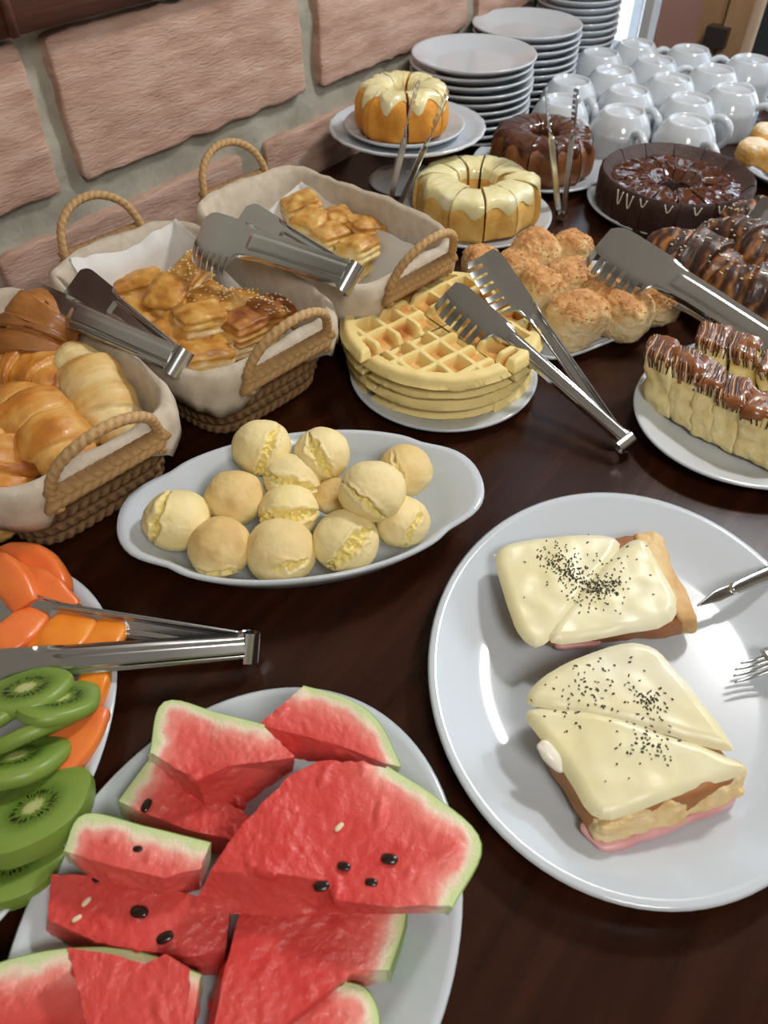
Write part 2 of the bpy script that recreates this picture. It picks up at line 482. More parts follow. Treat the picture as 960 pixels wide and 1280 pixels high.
# mugs, upside down
mug = thing('mug', 'm', 'mug', (0, 0, 0), 0, 'upside-down white mugs by the window')
make('body', xf(lathe([(0, .055), (.036, .054), (.0395, .03), (.0415, .002), (.043, 0), (.0452, .0006), (.0455, .004), (.0456, .034), (.0450, .0405), (.0440, .0418), (.0436, .0428), (.0432, .0438),
                    (.0405, .0500), (.0360, .0570), (.0325, .0610), (.0305, .0637), (.029, .0642), (.0275, .0635), (.0262, .061), (.024, .0598), (0, .0593)], 56), sc=(1.02, 1.02, 1.10)), m_china, mug)
make('handle', xf(tube(smooth_path([(.041, 0, .045), (.056, 0, .050), (.072, 0, .042), (.074, 0, .026), (.062, 0, .012), (.043, 0, .010)], 26), .0052, 10, (0, 1, 0), sec=lambda p, s: (math.cos(p) * 1.0, math.sin(p) * 1.25)), sc=(1.02, 1.0, 1.10)), m_china, mug)
MUGS = [((0.2891, 1.2882, 0.0690), -50, 'upside-down white mug behind the brown ring cake, nearest the plate stacks'),
        ((0.3255, 1.3563, 0.0690), -55, 'upside-down white mug second in the file beside the plate stacks'),
        ((0.3816, 1.4047, 0.0690), -60, 'upside-down white mug third in the file beside the plate stacks'),
        ((0.3977, 1.4824, 0.0690), -45, 'upside-down white mug fourth in the file beside the plate stacks'),
        ((0.4166, 1.5524, 0.0690), -40, 'upside-down white mug at the window end of the plate-stack file'),
        ((0.3773, 1.2353, 0.0690), -75, 'upside-down white mug in front, handle toward the chocolate cake'),
        ((0.3942, 1.3103, 0.0690), -60, 'upside-down white mug second in the middle-left file'),
        ((0.4603, 1.3681, 0.0690), -50, 'upside-down white mug third in the middle-left file'),
        ((0.4759, 1.4514, 0.0690), -45, 'upside-down white mug fourth in the middle-left file'),
        ((0.5246, 1.5191, 0.0690), -35, 'upside-down white mug farthest back, close to the window post'),
        ((0.4541, 1.2018, 0.0690), -70, 'upside-down white mug directly behind the dark chocolate cake'),
        ((0.4813, 1.2774, 0.0690), -45, 'upside-down white mug second behind the dark chocolate cake'),
        ((0.5412, 1.3292, 0.0690), -40, 'upside-down white mug with its handle loop near the sugared pastries'),
        ((0.5699, 1.3965, 0.0690), -40, 'upside-down white mug third in the file by the sugared pastries'),
        ((0.6314, 1.4558, 0.0690), -38, 'upside-down white mug farthest along the file by the sugared pastries')]
STACKS = ((.139, 1.317, .098), (.245, 1.480, .094), (.362, 1.632, .078))
def spread(ps, dmin):
    ps = [list(p) for p in ps]
    for _ in range(60):
        for i in range(len(ps)):
            for j in range(i):
                dx, dy = ps[i][0] - ps[j][0], ps[i][1] - ps[j][1]; d = math.hypot(dx, dy)
                if d < dmin:
                    k = (dmin - d) / 2 / d; ps[i][0] += dx * k; ps[i][1] += dy * k; ps[j][0] -= dx * k; ps[j][1] -= dy * k
        for p in ps:
            for sx, sy, sr in STACKS:
                dx, dy = p[0] - sx, p[1] - sy; d = math.hypot(dx, dy)
                if d < sr + .048: k = (sr + .048 - d) / d; p[0] += dx * k; p[1] += dy * k
    return ps
def handle_turn(i, ps, want):
    best = None
    for a in range(-120, 31, 5):
        c = 1.
        for r in (.055, .068, .077):
            x, y = ps[i][0] + r * math.cos(math.radians(a)), ps[i][1] + r * math.sin(math.radians(a))
            for j, p in enumerate(ps):
                if j != i: c = min(c, math.hypot(x - p[0], y - p[1]) - .0455)
            for sx, sy, sr in STACKS: c = min(c, math.hypot(x - sx, y - sy) - sr)
        sc = min(c, .008) - .00003 * abs(a - want)
        if best is None or sc > best[0]: best = (sc, a)
    return best[1]
mp_ = spread([m_[0] for m_ in MUGS], .096)
for i, (p, a, lab) in enumerate(MUGS):
    loc = (mp_[i][0], mp_[i][1], 0); a = handle_turn(i, mp_, a)
    if i == 0: mug.location = loc; mug.rotation_euler = (0, 0, math.radians(a)); mug['label'] = lab
    else: copy_tree(mug, loc, math.radians(a), lab)

# ------------------------------------------------------------------ tongs
m_steel = mat('brushed_steel', ['c2c3c4', 'cdcecf'], rough=.2, scale=12, metal=1.0, rvar=.08)
def tong_arm(L_=.235, comb=True, side=1, wide=.017, curl=1.):
    """x along from the spring end, y across (comb teeth toward +y), z thickness"""
    nx, ny = 150, 26; V = []; F = []
    hx0 = .70
    def wid(t):
        if t < .55: return wide * (.92 + .15 * t)
        if t < hx0: return wide * (1.0 + .12 * (t - .55) / (hx0 - .55))
        u = min(1, (t - hx0) / .05); return wide * 1.12 + (.020 * (3 * u * u - 2 * u ** 3) if comb else .010 * u)
    for i in range(nx + 1):
        t = i / nx; w = wid(t); x = t * L_
        lip = .0055 * max(0, min(1, (.72 - t) / .10)) * min(1, t / .04 + .3)
        for j in range(ny + 1):
            q = j / ny; y = q * w; z = 0
            e = min(q, 1 - q) * w
            if e < .0035: z = -lip * (1 - e / .0035) ** 1.0; y = y + (.0022 if q < .5 else -.0022) * (1 - e / .0035) * (lip / .0055)
            if t < .66 and lip > 0:
                m_ = abs(q - .5) * 2
                z += .0012 * (1 - max(0, min(1, (m_ - .35) / .12))) * min(1, (.66 - t) / .03)
            if t > hx0 and comb: z -= curl * (.010 * max(0, (y - wide) / .02) ** 2 + .004 * ((t - hx0) / .3) ** 2)
            if t > .9: y = y + (.5 * wide - y) * .55 * max(0, (t - .9) / .1) ** 3 * (1 if q < .5 else .3)
            V.append((x, y - wide / 2, z * side))
    for i in range(nx):
        t = (i + .5) / nx
        for j in range(ny):
            q = (j + .5) / ny; w = wid(t)
            if comb and t > .735 and q * w > wide * 1.12 + .0025:
                ph = ((t - .735) / .265 * 6.0) % 1.0
                if ph < .34: continue
            a = i * (ny + 1) + j; F.append((a, a + 1, a + ny + 2, a + ny + 1))
    return np.array(V), F
def solid(vf, th):
    v, f = vf; n = len(v); nb = normals(v, f); lo = v - nb * th
    used = {}
    for q in f:
        for a, b in zip(q, q[1:] + q[:1]): used[(a, b)] = 1
    F = list(f) + [tuple(i + n for i in q[::-1]) for q in f]
    for (a, b) in used:
        if (b, a) not in used: F.append((b, a, a + n, b + n))
    vv = np.vstack([v, lo]); k = sorted({i for q in F for i in q}); mp = {i: j for j, i in enumerate(k)}
    return vv[k], [tuple(mp[i] for i in q) for q in F]
def tongs(label, Hn, TA, TB, ydir, gap=.010, wide=.017, curl=1.):
    """Hn: spring end, TA / TB: tips, ydir: direction the comb teeth point"""
    Hn, TA, TB = map(Vector, (Hn, TA, TB)); g = thing('serving_tongs', label, 'tongs', Hn, 0, 'steel serving tongs')
    mid = (TA + TB) / 2 - Hn; sepd = (TB - TA); X0 = mid.normalized()
    Rm = frame_rot(X0, ydir); Z0 = Rm.col[2]
    sg = 1 if sepd.dot(Z0) > 0 else -1
    for T_, s in ((TA, -sg), (TB, sg)):
        st = Z0 * (s * gap / 2); d = T_ - Hn - st; R = frame_rot(d, ydir)
        v, f = solid(tong_arm(d.length, True, s, wide, curl), .0011 * 1)
        v = v @ np.array(R).T + np.array(st); make('arm', (v, f), m_steel, g, sharp=40)
    arc = [Rm @ Vector((-.5 * gap * math.cos(a) - .000, 0, gap / 2 * math.sin(a))) for a in np.linspace(-PI / 2, PI / 2, 15)]
    Yv = Vector(Rm.col[1]); V = []; F = []
    for p in arc:
        for q in np.linspace(-.46, .46, 7): V.append(p + Yv * (q * wide))
    for i in range(14):
        for j in range(6): F.append((i * 7 + j, i * 7 + j + 1, i * 7 + j + 8, i * 7 + j + 7))
    make('spring_end', solid((np.array([tuple(p) for p in V]), F), .0011), m_steel, g, sharp=40)
    return g
tongs('steel tongs lying across the croissant and pastry baskets', (-0.1802, 0.5369, 0.0960), (-0.3400, 0.6289, 0.1100), (-0.2947, 0.6551, 0.1100), (-.43, -.66, -.61), .018, .028, .5)
tongs('steel comb-toothed tongs lying across the two cloth-lined pastry baskets', (-0.0352, 0.6501, 0.1120), (-0.1826, 0.7186, 0.1320), (-0.1469, 0.7566, 0.1240), (-.39, -.67, -.63), .018, .033, .5)
tongs('steel tongs leaning on the waffle stack', (0.2244, 0.5272, 0.0140), (0.0686, 0.6715, 0.0920), (0.1082, 0.7150, 0.1040), (-.65, -.55, -.52), .020, .018, .4)
tongs('steel tongs resting on the crumb-topped buns', (0.4269, 0.6009, 0.0350), (0.2417, 0.7727, 0.0950), (0.2676, 0.8083, 0.0520), (-.52, -.62, -.58), .016, .034, .5)
tongs('steel tongs standing against the brown ring cake', (0.2452, 1.0010, 0.0090), (0.2041, 1.0362, 0.1550), (0.2478, 1.0362, 0.1550), (.1, 1, .2), .010, .015, .2)
tongs('steel tongs propped against the cake stand', (.004, .958, .010), (0.0381, 0.9758, 0.1800), (0.0774, 0.9591, 0.1740), (.2, 1, .2), .012, .015, .2)
tongs('steel tongs at the frame edge over the chocolate croissants', (0.5731, 0.7986, 0.0300), (0.4310, 0.8586, 0.0760), (0.4410, 0.8685, 0.0840), (-.4, -.66, -.6), .014, .028, .5)
tongs('steel tongs lying over the fruit platter', (-0.1012, 0.2973, 0.0180), (-0.3109, 0.3152, 0.0550), (-0.2901, 0.2582, 0.0500), (0, -.73, -.68), .020, .0235, .5)

# ------------------------------------------------------------------ baskets
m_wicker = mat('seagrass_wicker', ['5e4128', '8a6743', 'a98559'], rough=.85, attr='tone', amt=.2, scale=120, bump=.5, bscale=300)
m_rope = mat('seagrass_rope', ['8d6a42', 'b08a5a', 'c9a878'], rough=.8, attr='tone', amt=.2, scale=150, bump=.5, bscale=350)
m_linen = mat('linen', ['b8a994', 'c6b9a6', 'd2c7b6'], rough=.95, scale=90, contrast=.3, bump=.35, bscale=900)
m_paper = mat('greaseproof_paper', ['d6d3cf', 'e2e0dc'], rough=.7, scale=20, bump=.1, bscale=40)
BA, BB, BHT = .139, .0875, .088      # rim half sizes, height
def rr(t, a, b, p=5.5):
    r = 1. / (abs(math.cos(t) / a) ** p + abs(math.sin(t) / b) ** p) ** (1 / p)
    return r * math.cos(t), r * math.sin(t)
def rr_even(a, b, n, p=5.5):
    t = np.linspace(0, 2 * PI, 2000); q = np.array([rr(x, a, b, p) for x in t])
    d = np.r_[0, np.cumsum(np.linalg.norm(np.diff(q, axis=0), axis=1))]
    s = np.linspace(0, d[-1], n, endpoint=False)
    return np.c_[np.interp(s, d, q[:, 0]), np.interp(s, d, q[:, 1])]
def wicker_body():
    n, rows = 300, 44; V = []; T = []; F = []
    for j in range(rows + 1):
        h = j / rows; a = BA * (.82 + .16 * h); b = BB * (.78 + .19 * h)
        ring = rr_even(a, b, n)
        c = np.linalg.norm(ring, axis=1)[:, None]; nrm = ring / c
        for i in range(n):
            row = h * 5.5; r_i = int(row); fr = row - r_i
            u = i / n * 75 + (.5 if r_i % 2 else 0)
            lean = (fr - .5) * .55 * (1 if r_i % 2 else -1)
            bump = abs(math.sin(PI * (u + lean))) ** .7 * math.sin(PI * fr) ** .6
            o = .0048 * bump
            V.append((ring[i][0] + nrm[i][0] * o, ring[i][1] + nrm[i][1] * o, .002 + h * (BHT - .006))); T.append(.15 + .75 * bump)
    for j in range(rows):
        for i in range(n):
            i2 = (i + 1) % n; F.append((j * n + i, j * n + i2, (j + 1) * n + i2, (j + 1) * n + i))
    F.append(tuple(range(n))[::-1])
    return np.array(V), F, T
def twisted(path, r, pitch, segs=14, flat=1.):
    path = np.asarray(path); n = len(path); L_ = np.r_[0, np.cumsum(np.linalg.norm(np.diff(path, axis=0), axis=1))]
    T = []
    def sec(ph, s):
        l = s * L_[-1]; m = 1 + .24 * abs(math.cos(1.0 * (ph - 2 * PI * l / pitch))) - .12
        return math.cos(ph) * m, math.sin(ph) * m * flat
    v, f = tube(path, r, segs, sec=sec)
    for i in range(n):
        for k in range(segs):
            ph = 2 * PI * k / segs; T.append(.25 + .65 * abs(math.cos(ph - 2 * PI * L_[i] / pitch)))
    return v, f, T
def braid(p0, p1, r, n_, lift=(0, 0, 1)):
    """thick plaited strip between two points: overlapping slanted lobes"""
    p0, p1 = np.array(p0), np.array(p1); d = (p1 - p0); L_ = np.linalg.norm(d); d /= L_; up = np.array(lift, float)
    side = np.cross(d, up); P_ = []; T = []
    for i in range(n_):
        for s in (-1, 1):
            c = p0 + d * L_ * (i + (.25 if s > 0 else .75)) / n_ + up * s * r * .45 + side * r * .25
            V, F = rcube(5, 3)
            ax = d * (L_ / n_ * .85) * V[:, :1] + (up * r * .85 + d * s * r * .5) * V[:, 1:2] + side * r * .55 * V[:, 2:3]
            P_.append((c + ax, F)); T += list(.05 + .8 * np.clip(1 - np.abs(V[:, 1]), 0, 1) * np.clip(1.2 - np.abs(V[:, 0]), 0, 1))
    v, f = join(P_); return v, f, T
def liner(seed):
    n = 260; V = []; F = []
    prof = [(.70, .004, 0), (.84, .0045, 0), (.80, .012, 0), (.855, .04, 0), (.915, .075, 0), (.955, .090, 0), (1.0, .0955, 0), (1.045, .090, 1), (1.06, .078, 1), (1.058, .064, 1), (1.05, .052, 1)]
    for j, (f_, z, drop) in enumerate(prof):
        ring = rr_even(BA * f_ if j < 5 else BA * 1 * f_ - .0, BB * f_ if j < 5 else BB * f_, n, 5)
        if j <= 1: ring = rr_even(BA * f_ * .90, BB * f_ * .88, n, 5)
        for i in range(n):
            x, y = ring[i]; l = math.hypot(x, y)
            w = noise.noise(Vector((x * 22, y * 22, seed * 9.1))); w2 = noise.noise(Vector((x * 70, y * 70, z * 40 + seed * 5)))
            k = j / (len(prof) - 1)
            zz = z + w * .005 * (k > .5) + w2 * .0012 * (k > .1)
            if drop: zz -= w * .010 * (j - 6) / 3
            rr_ = 1 + (w2 * .010 + .012 * math.sin(i / n * 2 * PI * 22 + w * 5) * (j - 7) / 3 * (drop > 0)) * (1 if j > 1 else 0)
            # the flap is tucked up where the handle leaves the rim
            if drop and abs(y) < BB * .62 and abs(x) > BA * .9: zz += (j - 6) * .006 * (1 - abs(y) / (BB * .62)) ** .5
            V.append((x * rr_, y * rr_, zz))
    m = len(prof)
    for j in range(m - 1):
        for i in range(n):
            i2 = (i + 1) % n; F.append((j * n + i, j * n + i2, (j + 1) * n + i2, (j + 1) * n + i))
    F.append(tuple(range(n))[::-1])
    return np.array(V), F
BROT = math.atan2(.69, -.72)
def basket(label, c, seed, hside=(1, 1)):
    b = thing('bread_basket', label, 'basket', (c[0], c[1], 0), BROT + c[2], 'cloth-lined seagrass baskets')
    v, f, t = wicker_body(); make('body', (v, f), m_wicker, b, attr=t)
    lo = make('cloth_liner', liner(seed), m_linen, b)
    so = lo.modifiers.new('cloth', 'SOLIDIFY'); so.thickness = .0012
    for sx, lean in ((1, hside[0]), (-1, hside[1])):
        x0 = sx * (BA * 1.085)
        path = smooth_path([(x0, -.046, .070), (x0 + sx * .002, -.047, .092), (x0 + sx * lean * .010, -.037, .116), (x0 + sx * lean * .016, -.014, .130), (x0 + sx * lean * .016, .014, .130),
                            (x0 + sx * lean * .010, .037, .116), (x0 + sx * .002, .047, .092), (x0, .046, .070)], 70)
        v, f, t = twisted(path, .0042, .014); h = make('handle', (v, f), m_rope, b, attr=t)
        v, f, t = braid((x0 + sx * .003, -.050, .083), (x0 + sx * .003, .050, .083), .0078, 12); make('plait', (v, f), m_rope, h, attr=t)
    return b
basket('cloth-lined seagrass basket of croissants', (-.322, .522, 0), 1)
basket('cloth-lined seagrass basket of sesame puff pastries', (-.195, .664, 0), 2)
basket('cloth-lined seagrass basket of cheese pastries nearest the cake stand', (-.071, .808, 0), 3)

def bag_paper(label, c, corner, seed, pts):
    """crumpled sheet lining a basket, its edge rising unevenly"""
    R = Matrix.Rotation(BROT, 3, 'Z'); n, m = 48, 40; V = []; F = []
    for j in range(m + 1):
        for i in range(n + 1):
            u, v = -1 + 2 * i / n, -1 + 2 * j / m
            x, y = u * BA * .80, v * BB * .78
            e = max(abs(u), abs(v)); z = .009 + .060 * max(0, (e - .72) / .28) ** 1.6 * (.35 + pts(u, v))
            z += .004 * noise.noise(Vector((x * 40, y * 40, seed))) + .004 * abs(noise.noise(Vector((x * 25, y * 60, seed + 3))))
            k = 1 - .06 * max(0, (e - .72) / .28)
            V.append((x * k, y * k, z))
    for j in range(m):
        for i in range(n): a = j * (n + 1) + i; F.append((a, a + 1, a + n + 2, a + n + 1))
    o = make('baking_paper', solid((np.array(V), F), .0004), m_paper); o.location = (c[0], c[1], .004); o.rotation_euler = (0, 0, BROT)
    return tag(o, label, 'paper')
bag_paper('crumpled white paper lining the sesame pastry basket', (-.195, .664), None, 4.0, lambda u, v: .25 + .9 * max(0, u * .8 - v * .3) + .9 * max(0, u * .6 + v * .6 - .6))
bag_paper('crumpled white paper lining the cheese pastry basket', (-.071, .808), None, 9.0, lambda u, v: .22 + .28 * max(0, u) + .35 * max(0, -v))

# ------------------------------------------------------------------ croissants
m_crois = mat('croissant_crust', ['ecd6a0', 'dfb163', 'c57f2c', '8d4a17'], rough=.42, attr='tone', amt=.30, scale=45, bump=.35, bscale=160, coat=.08, pos=[.1, .4, .68, 1])
m_crois_d = mat('dark_croissant_crust', ['cf9a56', 'b97f3c', '99602a', '784a22'], rough=.42, attr='tone', amt=.28, scale=45, bump=.35, bscale=160, coat=.08)
m_crois_p = mat('pale_croissant_crust', ['efe3bd', 'e9d49c', 'd9b06a', 'c08a42'], rough=.5, attr='tone', amt=.25, scale=40, bump=.3, bscale=160, pos=[.1, .5, .8, 1])
def croissant(L_, R, ridges, bend, seed, squash=.85):
    """rolled crescent: overlapping slanted bands stepping up from both tips to the middle"""
    n, sg = 150, 44; ang = bend; V = []; T = []; F = []
    rn = random.Random(int(seed * 10)); jit = [rn.uniform(-.12, .12) for _ in range(12)]
    for i in range(n):
        u = -1 + 2 * i / (n - 1); au = abs(u); c = ang * u
        px, py = L_ / 2 * math.sin(c) / max(ang, .01), -L_ * .5 * (1 - math.cos(c)) / max(ang, .01)
        nx, ny = math.sin(c), math.cos(c)
        base = (1 - au ** 2.0) ** .60 * .90 + .10 * (1 - au ** 8)
        for k in range(sg):
            ph = 2 * PI * k / sg; sgn = 1 if u > 0 else -1
            q = (1 - au) * ridges / 2 + .20 * math.sin(ph + .8) * min(1, (1 - au) * 3) * sgn * (1 if au > .12 else au / .12)
            w = math.floor(q); q += jit[int(w) % 12] * .3; fr = q - math.floor(q)
            e = min(1, fr / .10); band = e * e * (3 - 2 * e) * (1 - .75 * fr)
            r = R * base * (.90 + .24 * band)
            V.append((px + nx * r * math.cos(ph), py + ny * r * math.cos(ph), r * math.sin(ph) * squash))
            T.append(.22 + .34 * band + .16 * math.sin(ph) + .18 * (1 - au))
    for i in range(n - 1):
        for k in range(sg):
            k2 = (k + 1) % sg; F.append((i * sg + k, i * sg + k2, (i + 1) * sg + k2, (i + 1) * sg + k))
    F.append(tuple(range(sg))[::-1]); F.append(tuple((n - 1) * sg + k for k in range(sg)))
    v = np.array(V); T = np.array(T) + .10 * fn(v * np.array([200, 24, 24]), 1., seed, 2) + .18 * fn(v, 35, seed + 2, 2)
    v, f = rough_up((v, F), R * .12, 1 / R * .9, seed, 2)
    v, f = rough_up((v, f), R * .025, 1 / R * 5, seed + 4, 2)
    return v, f, T
def put_croissant(label, p, L_, R, rot, mt, ridges=7, bend=.7, seed=0, squash=.85, group='croissants in the basket'):
    v, f, t = croissant(L_, R, ridges, bend, seed, squash)
    o = make('croissant', (v, f), mt, attr=t); o.location = p; o.rotation_euler = tuple(math.radians(a) for a in rot)
    return tag(o, label, 'croissant', group)
put_croissant('dark brown croissant at the wall end of the basket', (-0.3224, 0.5858, 0.0860), .100, .033, (20, -30, 80), m_crois_d, 4.4, .6, 1)
put_croissant('golden croissant in the middle of the basket', (-0.3286, 0.5518, 0.0660), .112, .032, (0, -5, -5), m_crois, 4.4, .6, 2)
put_croissant('palest smooth croissant beside the basket handle', (-0.2532, 0.5281, 0.0680), .138, .028, (0, 12, -55), m_crois_p, 3.8, .15, 3)
put_croissant('golden croissant with pale torn tip nearest the handle', (-0.2778, 0.4667, 0.0780), .124, .031, (0, 14, -40), m_crois, 4.0, .3, 4)
put_croissant('golden croissant at the lower frame-side corner of the basket', (-0.3105, 0.4311, 0.0630), .112, .031, (0, 30, -80), m_crois, 4.2, .5, 5)
put_croissant('darker croissant half hidden at the frame edge of the basket', (-0.3830, 0.5855, 0.0520), .115, .034, (0, 0, 30), m_crois_d, 4.2, .5, 6)

# ------------------------------------------------------------------ pastries in the other two baskets
m_puff = mat('puff_pastry', ['ead2a0', 'd6a552', 'bb7d2c', '86491a'], rough=.45, attr='tone', amt=.40, scale=70, bump=.4, bscale=200, coat=.1)
m_puffd = mat('dark_puff_pastry', ['d9a860', 'b87a35', '92531f', '6a3512'], rough=.45, attr='tone', amt=.30, scale=70, bump=.4, bscale=200, coat=.1)
m_ses = mat('sesame_seed', ['e6d3a2'], rough=.5)
m_chp = mat('cheese_pastry', ['ecd79c', 'dfb868', 'c78e40', '7d4420'], rough=.45, attr='tone', amt=.35, scale=60, bump=.4, bscale=200, coat=.1)
def puff(dx, dy, dz, seed):
    v, f = pillow(dx, dy, dz, 18, 9, 0)
    V, _ = rcube(18, 9)
    lay = np.sin(V[:, 2] * 11 + seed) * .0012 * (np.maximum(np.abs(V[:, 0]), np.abs(V[:, 1])) > .8)
    rad = np.linalg.norm(V[:, :2], axis=1)[:, None]; v[:, :2] += V[:, :2] / (rad + .01) * lay[:, None]
    v[:, 2] += dz * .16 * (1 - V[:, 0] ** 2) * (1 - V[:, 1] ** 2) * (V[:, 2] > 0)
    v, f = rough_up((v, f), dz * .10, 45, seed, 2)
    v, f = rough_up((v, f), dz * .04, 160, seed + 2, 2)
    tone = .04 + .16 * ((seed * 7.3) % 1) + .50 * np.clip(V[:, 2] * 1.1, 0, 1) + .30 * fn(V, 1.6, seed, 2)
    return v, f, tone
rnd = random.Random(5)
def put_puff(name, label, cat, p, dims, rot, mt, seed, sesame, group):
    t = thing(name, label, cat, p, tuple(math.radians(a) for a in rot), group)
    v, f, tone = puff(*dims, seed); make('crust', (v, f), mt, t, attr=tone)
    if sesame:
        sp = []
        up = [i for i in range(len(v)) if v[i][2] > dims[2] * .42]
        for k in range(60):
            i = rnd.choice(up); V, F = rcube(2, 2)
            a = rnd.uniform(0, PI); s = V * np.array([.0017, .0010, .0007])
            c, q = math.cos(a), math.sin(a); s = s @ np.array([[c, -q, 0], [q, c, 0], [0, 0, 1]]).T
            sp.append((s + v[i] + np.array([rnd.uniform(-.001, .001), rnd.uniform(-.001, .001), .0004]), F))
        tag(make('sesame_seeds', join(sp), m_ses, t), kind='stuff')
    return t
G2 = 'sesame puff pastries in the middle basket'
PUFF = [('square sesame pastry standing tallest against the paper', (-0.2052, 0.7137, 0.0760), (.050, .042, .026), (0, -28, 40), m_puff, 1),
        ('plain puff pastry at the wall end beside the tongs', (-0.2603, 0.7171, 0.0600), (.055, .042, .028), (0, -10, 10), m_puff, 0),
        ('rounded golden pastry in front of the standing square', (-0.2189, 0.6783, 0.0700), (.052, .040, .030), (5, -10, 75), m_puff, 0),
        ('folded pastry showing ham filling beside the tongs', (-0.2456, 0.6659, 0.0600), (.052, .042, .028), (8, -5, 120), m_puff, 0),
        ('sesame pastry leaning behind the pale square', (-0.1795, 0.6788, 0.0660), (.055, .045, .026), (0, 8, 130), m_puff, 1),
        ('pale flaky square pastry in the centre of the basket', (-0.1800, 0.6340, 0.0720), (.050, .047, .030), (-6, 4, 30), m_puff, 0),
        ('sesame pastry near the far cloth edge', (-0.1501, 0.6762, 0.0620), (.050, .045, .028), (0, 10, 20), m_puff, 1),
        ('dark sesame pastry closest to the rope handle', (-0.1149, 0.6689, 0.0600), (.055, .042, .028), (0, 14, 45), m_puffd, 1),
        ('dark brown pastry beside the rope handle', (-0.1392, 0.6349, 0.0660), (.046, .040, .026), (0, 6, 50), m_puffd, 0),
        ('orange brown pastry in the front row', (-0.2025, 0.6240, 0.0640), (.055, .045, .028), (10, 0, 60), m_puff, 0),
        ('pale split pastry beneath the rope handle', (-0.1543, 0.6278, 0.0540), (.052, .042, .026), (-8, 4, 35), m_puff, 0),
        ('golden pastry next to the tongs spring end', (-0.1760, 0.6048, 0.0540), (.055, .042, .028), (0, 6, 25), m_puff, 0),
        ('pastry tucked at the near corner of the basket', (-0.1897, 0.5992, 0.0420), (.045, .036, .024), (0, 4, 50), m_puff, 0),
        ('pastry half hidden under the tongs', (-0.2223, 0.6368, 0.0460), (.050, .042, .026), (0, 0, 15), m_puff, 0),
        ('pastry low beside the handle corner', (-0.1242, 0.6612, 0.0440), (.050, .042, .024), (0, 0, 75), m_puff, 0),
        ('pastry low under the standing square', (-0.2105, 0.7262, 0.0420), (.055, .045, .026), (0, 0, 5), m_puff, 0)]
for i, (lab, p, d, r, mt, ss) in enumerate(PUFF): put_puff('puff_pastry', lab, 'pastry', p, tuple(q * .93 for q in d), r, mt, 20 + i * 1.7, ss, G2)
G3 = 'cheese pastries in the far basket'
CHP = [('browned cheese pastry at the top of the far basket', (-0.1010, 0.8927, 0.0660), (.048, .042, .030), (0, -12, 20)),
       ('golden cheese pastry behind the tongs arm', (-0.0859, 0.8550, 0.0640), (.046, .042, .030), (4, -4, 60)),
       ('cheese pastry with dark melted top in the centre', (-0.0539, 0.8652, 0.0620), (.048, .040, .030), (0, 6, 110)),
       ('pale cheese pastry wedge against the paper', (-0.0238, 0.8470, 0.0600), (.046, .042, .028), (0, 12, 30)),
       ('small golden cheese pastry below the dark one', (-0.0639, 0.8311, 0.0600), (.044, .040, .028), (0, 4, 40)),
       ('browned cheese pastry nearest the rope handle', (-0.0307, 0.8120, 0.0560), (.048, .042, .028), (-6, 6, 55)),
       ('small pale pastry apart by the handle', (0.0048, 0.8487, 0.0440), (.038, .032, .022), (0, 8, 70)),
       ('cheese pastry low under the tongs', (-0.0771, 0.8385, 0.0360), (.048, .042, .026), (0, 0, 25)),
       ('cheese pastry low beside the rope handle', (-0.0385, 0.8244, 0.0260), (.046, .040, .024), (0, 0, 60))]
for i, (lab, p, d, r) in enumerate(CHP): put_puff('cheese_pastry', lab, 'pastry', p, tuple(q * .90 for q in d), r, m_chp, 60 + i * 2.1, 0, G3)

# ------------------------------------------------------------------ cheese bread puffs
m_bun = mat('cheese_bread_crust', ['efdb84', 'efdda6', 'e3c585', 'c0945a'], rough=.62, attr='tone', amt=.20, scale=55, bump=.25, bscale=260, sss=.12, pos=[0, .4, .72, 1.0])
def bun(R, seed, cracks, brown):
    """cracks: (slant in degrees, offset, width, half length, shift) of splits on the side turned to the front"""
    V, F = rcube(34, 2); rn = random.Random(seed)
    r = 1 + .06 * fn(V, 1.1, seed, 2) + .012 * fn(V, 6, seed, 2)
    cdir = np.array([0, -.73, .68]); udir = np.array([0, .68, .73]); ins = np.zeros(len(V)); lip = np.zeros(len(V))
    for ph, off, w0, hl, sh in cracks:
        ph = math.radians(ph); a = V[:, 0]; b = V @ udir; f = V @ cdir
        al = a * math.cos(ph) + b * math.sin(ph) - sh; pe = -a * math.sin(ph) + b * math.cos(ph)
        d = pe - off + .12 * fn(V, 2.0, seed + 3, 2) + .05 * fn(V, 7, seed + 5, 2)
        w = w0 * np.clip(1 - (np.abs(al) / hl) ** 3, 0, 1) * np.clip(f * 2 + .9, 0, 1) * (.75 + .5 * np.abs(fn(V, 2.3, seed + 6))) + 1e-4
        q = np.clip((1.0 - np.abs(d) / w) * 2.4, 0, 1); k = q * q * (3 - 2 * q); ins = np.maximum(ins, k)
        lip = np.maximum(lip, np.exp(-((np.abs(d) - w * 1.25) / .07) ** 2) * np.clip(w / w0 * 1.5, 0, 1))
    r += .045 * lip
    r -= ins * (.13 - .16 * fn(V, 6, seed + 8, 3))
    v = V * r[:, None] * R * np.array([1, 1, .88])
    tone = .30 + .40 * brown * np.clip(V[:, 2] * .9 + .35 + .3 * fn(V, 1.5, seed), 0, 1) + .08 * fn(V, 2, seed) - .55 * ins
    return v, F, np.clip(tone, 0, 1)
CRACKS = [[(70, -.30, .17, 1., 0)], [(118, .05, .24, .95, 0)], [(100, .30, .14, .9, 0)], [(-42, -.32, .13, .95, 0)], [(70, -.40, .15, .9, 0)], [(-15, .0, .28, 1., 0)], [], [(8, -.05, .36, 1.1, 0)],
          [], [(75, .42, .20, .95, 0)], [(-4, -.66, .10, .8, 0)], [(14, -.34, .14, .55, .25)], [(48, -.15, .27, .95, 0)]]
